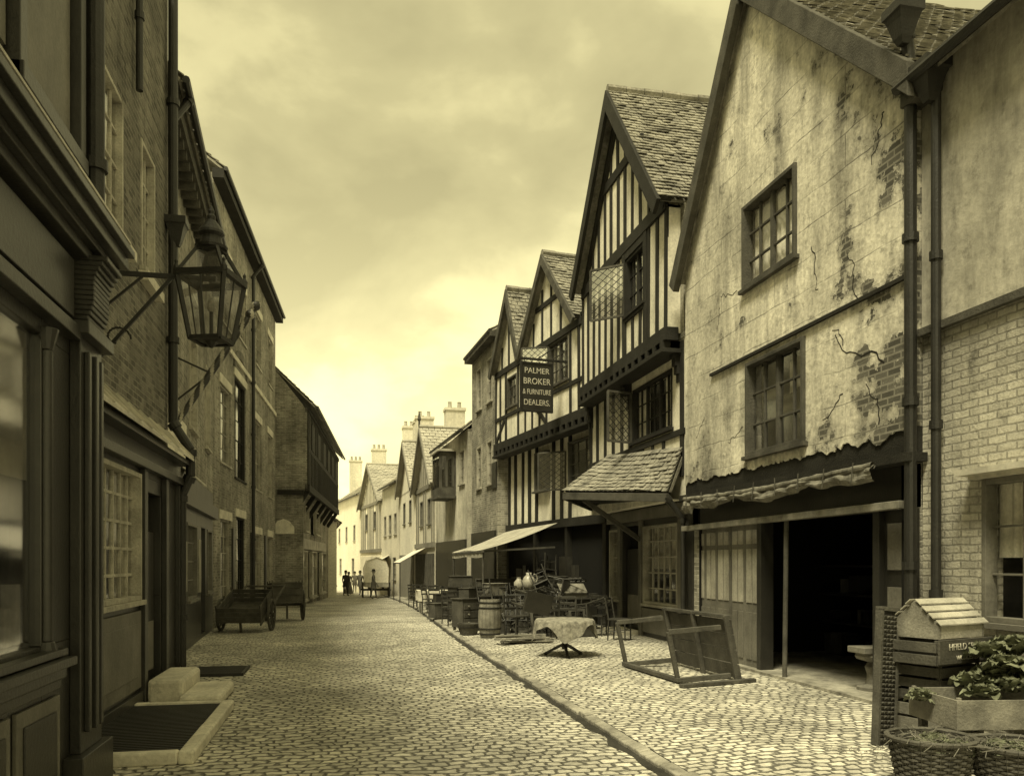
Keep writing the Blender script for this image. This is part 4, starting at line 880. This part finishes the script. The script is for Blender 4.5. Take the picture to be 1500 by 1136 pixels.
# tall carved, studded board leaning by the crates
g=G('carved_board',(4.93,6.75,.1),(math.radians(-3),math.radians(6),math.radians(12))); b=g.b('board','timber',.006); b.box(-.11,.11,-.03,.03,0,1.24)
c=g.b('carving','timberg',.004)
for x0,x1 in ((-.12,-.09),(.09,.12)): c.box(x0,x1,-.045,.035,0,1.26)
c.box(-.12,.12,-.045,.035,1.24,1.28)
k=0; z=.03
while z<1.2:
    for j in range(4):
        x=-.065+.043*j; c.hexa([(x-.016,-.03,z),(x+.016,-.03,z),(x+.016,-.025,z),(x-.016,-.025,z),(x-.014,-.048,z+.03*(1 if (j+k)%2 else .6)),(x+.014,-.048,z+.03),(x+.014,-.03,z+.034),(x-.014,-.03,z+.034)])
    z+=.042; k+=1
g.done()
g=G('vegetable_tray',(5.25,5.85,.1)); crate(g,-.45,.9,-.3,.4,.36,.62,'wood',1); b=g.b('trestles','timberg',.004)
for x in (-.35,.8):
    for y in (-.25,.35): b.box(x-.03,x+.03,y-.03,y+.03,0,.36)
b.box(-.45,.9,-.28,-.24,.1,.16); g.e.rotation_euler=(0,0,math.radians(-8)); g.done()
def cabbage(b,c,r):
    c=Vector(c)
    for L in range(19):
        th=L*2.4; lay=L/19; el=math.radians(5+80*lay+ru(-8,8)); s=r*(1.35-.6*lay)
        d=Vector((math.cos(th)*math.cos(el),math.sin(th)*math.cos(el),math.sin(el))); side=Vector((-math.sin(th),math.cos(th),0)); up=side.cross(d).normalized()
        if up.z<0: up=-up
        base=c; sd=ru(0,50)
        def lf(u,v):
            q=(u-.5)*2; w=(math.sin(math.pi*(.08+.8*v))**.5)*s*.62*q
            h=s*(.30*q*q*v+.12*math.sin(math.pi*v)-.25*v*v*(1-lay))+s*.3*v*noise.noise((q*4+sd,v*5,sd))
            return base+d*(v*s)+side*w+up*h
        b.grid(lf,8,8)
g=G('cabbages',(5.62,6.0,.1)); b=g.b('leaves','leaf')
for p,r in (((-.2,.2,.6),.15),((.05,.2,.66),.17),((.35,.2,.68),.17),((-.1,-.1,.6),.14),((.2,-.1,.64),.16),((.05,.3,.84),.16),((.3,.3,.88),.18),((-.35,-.05,.56),.12),((.5,-.05,.7),.17),((.2,.1,.92),.15),((.55,.25,.85),.16),((.0,.05,.78),.14)): cabbage(b,p,r)
g.done(('leaves',))
def basket(loc,r,h,rz=0,stuff=True):
    g=G('wicker_basket',loc,(0,0,rz)); b=g.b('wicker','straw'); n=28; rows=int(h/.022)
    for k in range(n):
        t=2*math.pi*k/n; b.cyl((r*.75*math.cos(t),r*.75*math.sin(t),0),(r*math.cos(t),r*math.sin(t),h),.006,n=5)
    for j in range(rows):
        z=h*j/rows; rr=r*(.75+.25*z/h)
        for k in range(n):
            t0,t1=2*math.pi*k/n,2*math.pi*(k+1)/n; s0=.01*(1 if (k+j)%2 else -1)
            b.beam(((rr+s0)*math.cos(t0),(rr+s0)*math.sin(t0),z),((rr-s0)*math.cos(t1),(rr-s0)*math.sin(t1),z),.012,.016)
    for k in range(n):
        t0,t1=2*math.pi*k/n,2*math.pi*(k+1)/n; b.cyl((r*1.02*math.cos(t0),r*1.02*math.sin(t0),h),(r*1.02*math.cos(t1),r*1.02*math.sin(t1),h),.02,n=6)
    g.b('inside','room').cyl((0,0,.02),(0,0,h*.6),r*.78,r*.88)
    if stuff:
        lv=g.b('greens','leaf')
        for k in range(6): cabbage(lv,(ru(-r*.5,r*.5),ru(-r*.5,r*.5),h*.78),.1)
        sw=g.b('straw','wood')
        for k in range(140):
            t=ru(0,6.28); q=r*math.sqrt(R())*1.1; p=Vector((q*math.cos(t),q*math.sin(t),h*.95+ru(0,.05))); sw.beam(p,p+Vector((ru(-.1,.1),ru(-.1,.1),ru(-.06,.03))),.004)
    g.done()
basket((4.35,5.4,.1),.3,.38); basket((4.85,5.12,.1),.32,.36,.6)
g=G('straw_litter',(4.9,6.2,.1)); sw=g.b('straw','wood')
for k in range(200):
    p=Vector((ru(-.6,.4),ru(-.6,.6),.006)); sw.beam(p,p+Vector((ru(-.07,.07),ru(-.07,.07),ru(0,.02))),.004)
g.done()
g=G('leafy_turnips',(4.78,6.05,.6)); b=g.b('leaves','leaf')
for p in ((0,0,.03),(.08,.1,.03)): cabbage(b,p,.1)
g.done(('leaves',))
# ---------------------------------------------------------------- covered wagon
y=54; z=zg(y); g=G('covered_wagon',(2.2,y,z)); b=g.b('canvas_tilt','far')
prof=[(-.75,1.0),(-.78,1.9),(-.6,2.4),(0,2.6),(.6,2.4),(.78,1.9),(.75,1.0)]
def tl(u,v):
    k=u*6; i=min(5,int(k)); t=k-i; return (prof[i][0]*(1-t)+prof[i+1][0]*t,-1.2+2.4*v,prof[i][1]*(1-t)+prof[i+1][1]*t)
b.grid(tl,24,8); i=len(b.v); b.v+=[(p[0]*.98,-1.15,p[1]-.01) for p in prof]; b.f.append(tuple(range(i,i+7)))
g.b('bed','woodl').box(-.75,.75,-1.3,1.3,.7,1.0); w=g.b('wheels','timberg')
for x in (-.85,.85): wheel(w,(x,-.7,.5),.5,.07); wheel(w,(x,.8,.5),.5,.07)
w.beam((-.85,-.7,.5),(.85,-.7,.5),.08); w.beam((-.85,.8,.5),(.85,.8,.5),.08); w.box(-.5,-.4,-.8,.9,.5,.7); w.box(.4,.5,-.8,.9,.5,.7); g.done()
# ---------------------------------------------------------------- people
def person(loc,rz,coat='coat',stride=.18,skirt=False,name='pedestrian',hs=1.0):
    g=G(name,loc,(0,0,rz)); g.e.scale=(hs,hs,hs)
    V=[];E=[];Rr=[]
    def v(p,r,par=None):
        V.append(p); Rr.append(r); 
        if par is not None: E.append((par,len(V)-1))
        return len(V)-1
    pel=v((0,0,.95),.14); ab=v((0,0,1.12),.13,pel); ch=v((0,.0,1.32),.155,ab); nk=v((0,0,1.48),.06,ch)
    for s in (-1,1):
        hip=v((s*.09,0,.88),.1,pel); kn=v((s*.1,-s*stride*.6,.48),.065,hip); an=v((s*.1,-s*stride*.8,.09),.045,kn); v((s*.11,-s*stride*.8-.16,.04),.04,an)
        sh=v((s*.19,0,1.40),.065,ch); el=v((s*.25,s*.1+.03,1.12),.045,sh); wr=v((s*.26,s*.16-.1,.87),.03,el)
        pm=v((s*.26,s*.17-.12,.80),.026,wr)
        for q in range(4): 
            k1=v((s*.26+.0,s*.17-.15+.02*q,.745),.009,pm); v((s*.25,s*.17-.155+.02*q,.70+.006*abs(q-1.5)),.008,k1)
        v((s*.25,s*.17-.175,.78),.010,pm)
    me=bpy.data.meshes.new('body'); me.from_pydata(V,E,[]); o=bpy.data.objects.new('body',me); scene.collection.objects.link(o)
    m=o.modifiers.new('skin','SKIN')
    for i,r in enumerate(Rr): me.skin_vertices[0].data[i].radius=(r,r)
    me.skin_vertices[0].data[0].use_root=True
    o.modifiers.new('sub','SUBSURF').levels=1; o.modifiers['sub'].render_levels=1; me.materials.append(M[coat]); g.attach(o)
    hd=g.b('head','skin'); hd.lathe((0,0,1.47),[(.05,0),(.055,.05),(.07,.08),(.085,.14),(.088,.19),(.075,.25),(.04,.285),(.005,.29)],14); hd.beam((0,-.08,1.62),(0,-.11,1.60),.03,.04)
    for s in (-1,1): hd.box(s*.09-.01,s*.09+.01,-.02,.02,1.59,1.65); g.b('eyes','coat').box(s*.035-.012,s*.035+.012,-.09,-.075,1.63,1.645)
    g.b('eyes','coat').box(-.025,.025,-.085,-.07,1.555,1.562)
    ht=g.b('hat','coat'); ht.lathe((0,0,1.67),[(.15,0),(.155,.015),(.1,.02),(.098,.09),(.07,.13),(.0,.14)],16)
    ct=g.b('coat_skirt','coat2' if skirt else coat)
    ct.grid(lambda u,w:((.16+(.22 if skirt else .06)*w+.02*math.sin(u*44)*w)*math.cos(u*6.2832),(.13+(.2 if skirt else .06)*w)*math.sin(u*6.2832),1.05-(.98 if skirt else .42)*w),36,5)
    g.done()
person((.3,58,zg(58)),.3); person((.55,63,zg(63)),2.8,'coat2',.1,True,hs=.96); person((1.35,61,zg(61)),-.6,'coat2',.2); person((1.9,50,zg(50)),1.4,'coat2'); person((1.1,70,zg(70)),3.0,'coat2',.2)
# ---------------------------------------------------------------- world & light
hx,hy=-.66,-.75; el=math.radians(62); az=math.atan2(hx,hy)
wd=bpy.data.worlds.new('World'); scene.world=wd; wd.use_nodes=True; nt=wd.node_tree; N=nt.nodes; L=nt.links
bg=N['Background']; bg.inputs['Strength'].default_value=.15
sky=N.new('ShaderNodeTexSky'); sky.sky_type='NISHITA'; sky.sun_disc=False; sky.sun_elevation=el; sky.sun_rotation=az; sky.dust_density=4
bw=N.new('ShaderNodeRGBToBW'); L.new(sky.outputs[0],bw.inputs[0])
tc=N.new('ShaderNodeTexCoord'); mp=N.new('ShaderNodeMapping'); mp.inputs['Scale'].default_value=(1,1,1.7); mp.inputs['Location'].default_value=(5.3,2.9,.6); L.new(tc.outputs['Generated'],mp.inputs[0])
def wn_(sc,det,dist=0,ro=.55):
    n=N.new('ShaderNodeTexNoise'); n.inputs['Scale'].default_value=sc; n.inputs['Detail'].default_value=det; n.inputs['Distortion'].default_value=dist; n.inputs['Roughness'].default_value=ro; L.new(mp.outputs[0],n.inputs[0]); return n.outputs[0]
n1=wn_(4.6,12,.2,.5)
cr=N.new('ShaderNodeValToRGB'); e=cr.color_ramp.elements; e[0].position=.34; e[0].color=(4.0,4.0,4.0,1); e[1].position=.68; e[1].color=(6.9,6.9,6.9,1); L.new(n1,cr.inputs[0])
cr.color_ramp.elements.new(.50).color=(5.0,5.0,5.0,1); cr.color_ramp.elements.new(.57).color=(6.1,6.1,6.1,1)
sx=N.new('ShaderNodeSeparateXYZ'); L.new(tc.outputs['Generated'],sx.inputs[0])
mr=N.new('ShaderNodeMapRange'); L.new(sx.outputs[2],mr.inputs[0]); mr.inputs[1].default_value=0; mr.inputs[2].default_value=.48; mr.inputs[3].default_value=2.0; mr.inputs[4].default_value=.80
mr.interpolation_type='SMOOTHSTEP'
mu=N.new('ShaderNodeMath'); mu.operation='MULTIPLY'; L.new(cr.outputs[0],mu.inputs[0]); L.new(mr.outputs[0],mu.inputs[1])
mixv=N.new('ShaderNodeMix'); mixv.data_type='FLOAT'; mixv.inputs[0].default_value=.88; L.new(bw.outputs[0],mixv.inputs[2]); L.new(mu.outputs[0],mixv.inputs[3])
sc=N.new('ShaderNodeVectorMath'); sc.operation='SCALE'; sc.inputs[0].default_value=(1.18,1.06,.54); L.new(mixv.outputs[0],sc.inputs['Scale']); L.new(sc.outputs[0],bg.inputs['Color'])
sun=bpy.data.lights.new('sun','SUN'); sun.energy=5.0; sun.angle=math.radians(16); sun.color=(1,.92,.62); so=bpy.data.objects.new('sun',sun); scene.collection.objects.link(so)
d=Vector((hx*math.cos(el),hy*math.cos(el),math.sin(el))); so.rotation_euler=(-d).to_track_quat('-Z','Y').to_euler(); so.location=(-5,-5,20)
cam=bpy.data.cameras.new('camera'); co=bpy.data.objects.new('camera',cam); scene.collection.objects.link(co); scene.camera=co
cam.sensor_width=36; cam.lens=28.8; cam.shift_y=254/1500; co.location=(0,0,H); co.rotation_euler=(math.pi/2,0,-math.atan(250/1200)); cam.clip_end=5000
scene.view_settings.view_transform='Standard'; scene.view_settings.look='None'; scene.view_settings.exposure=0
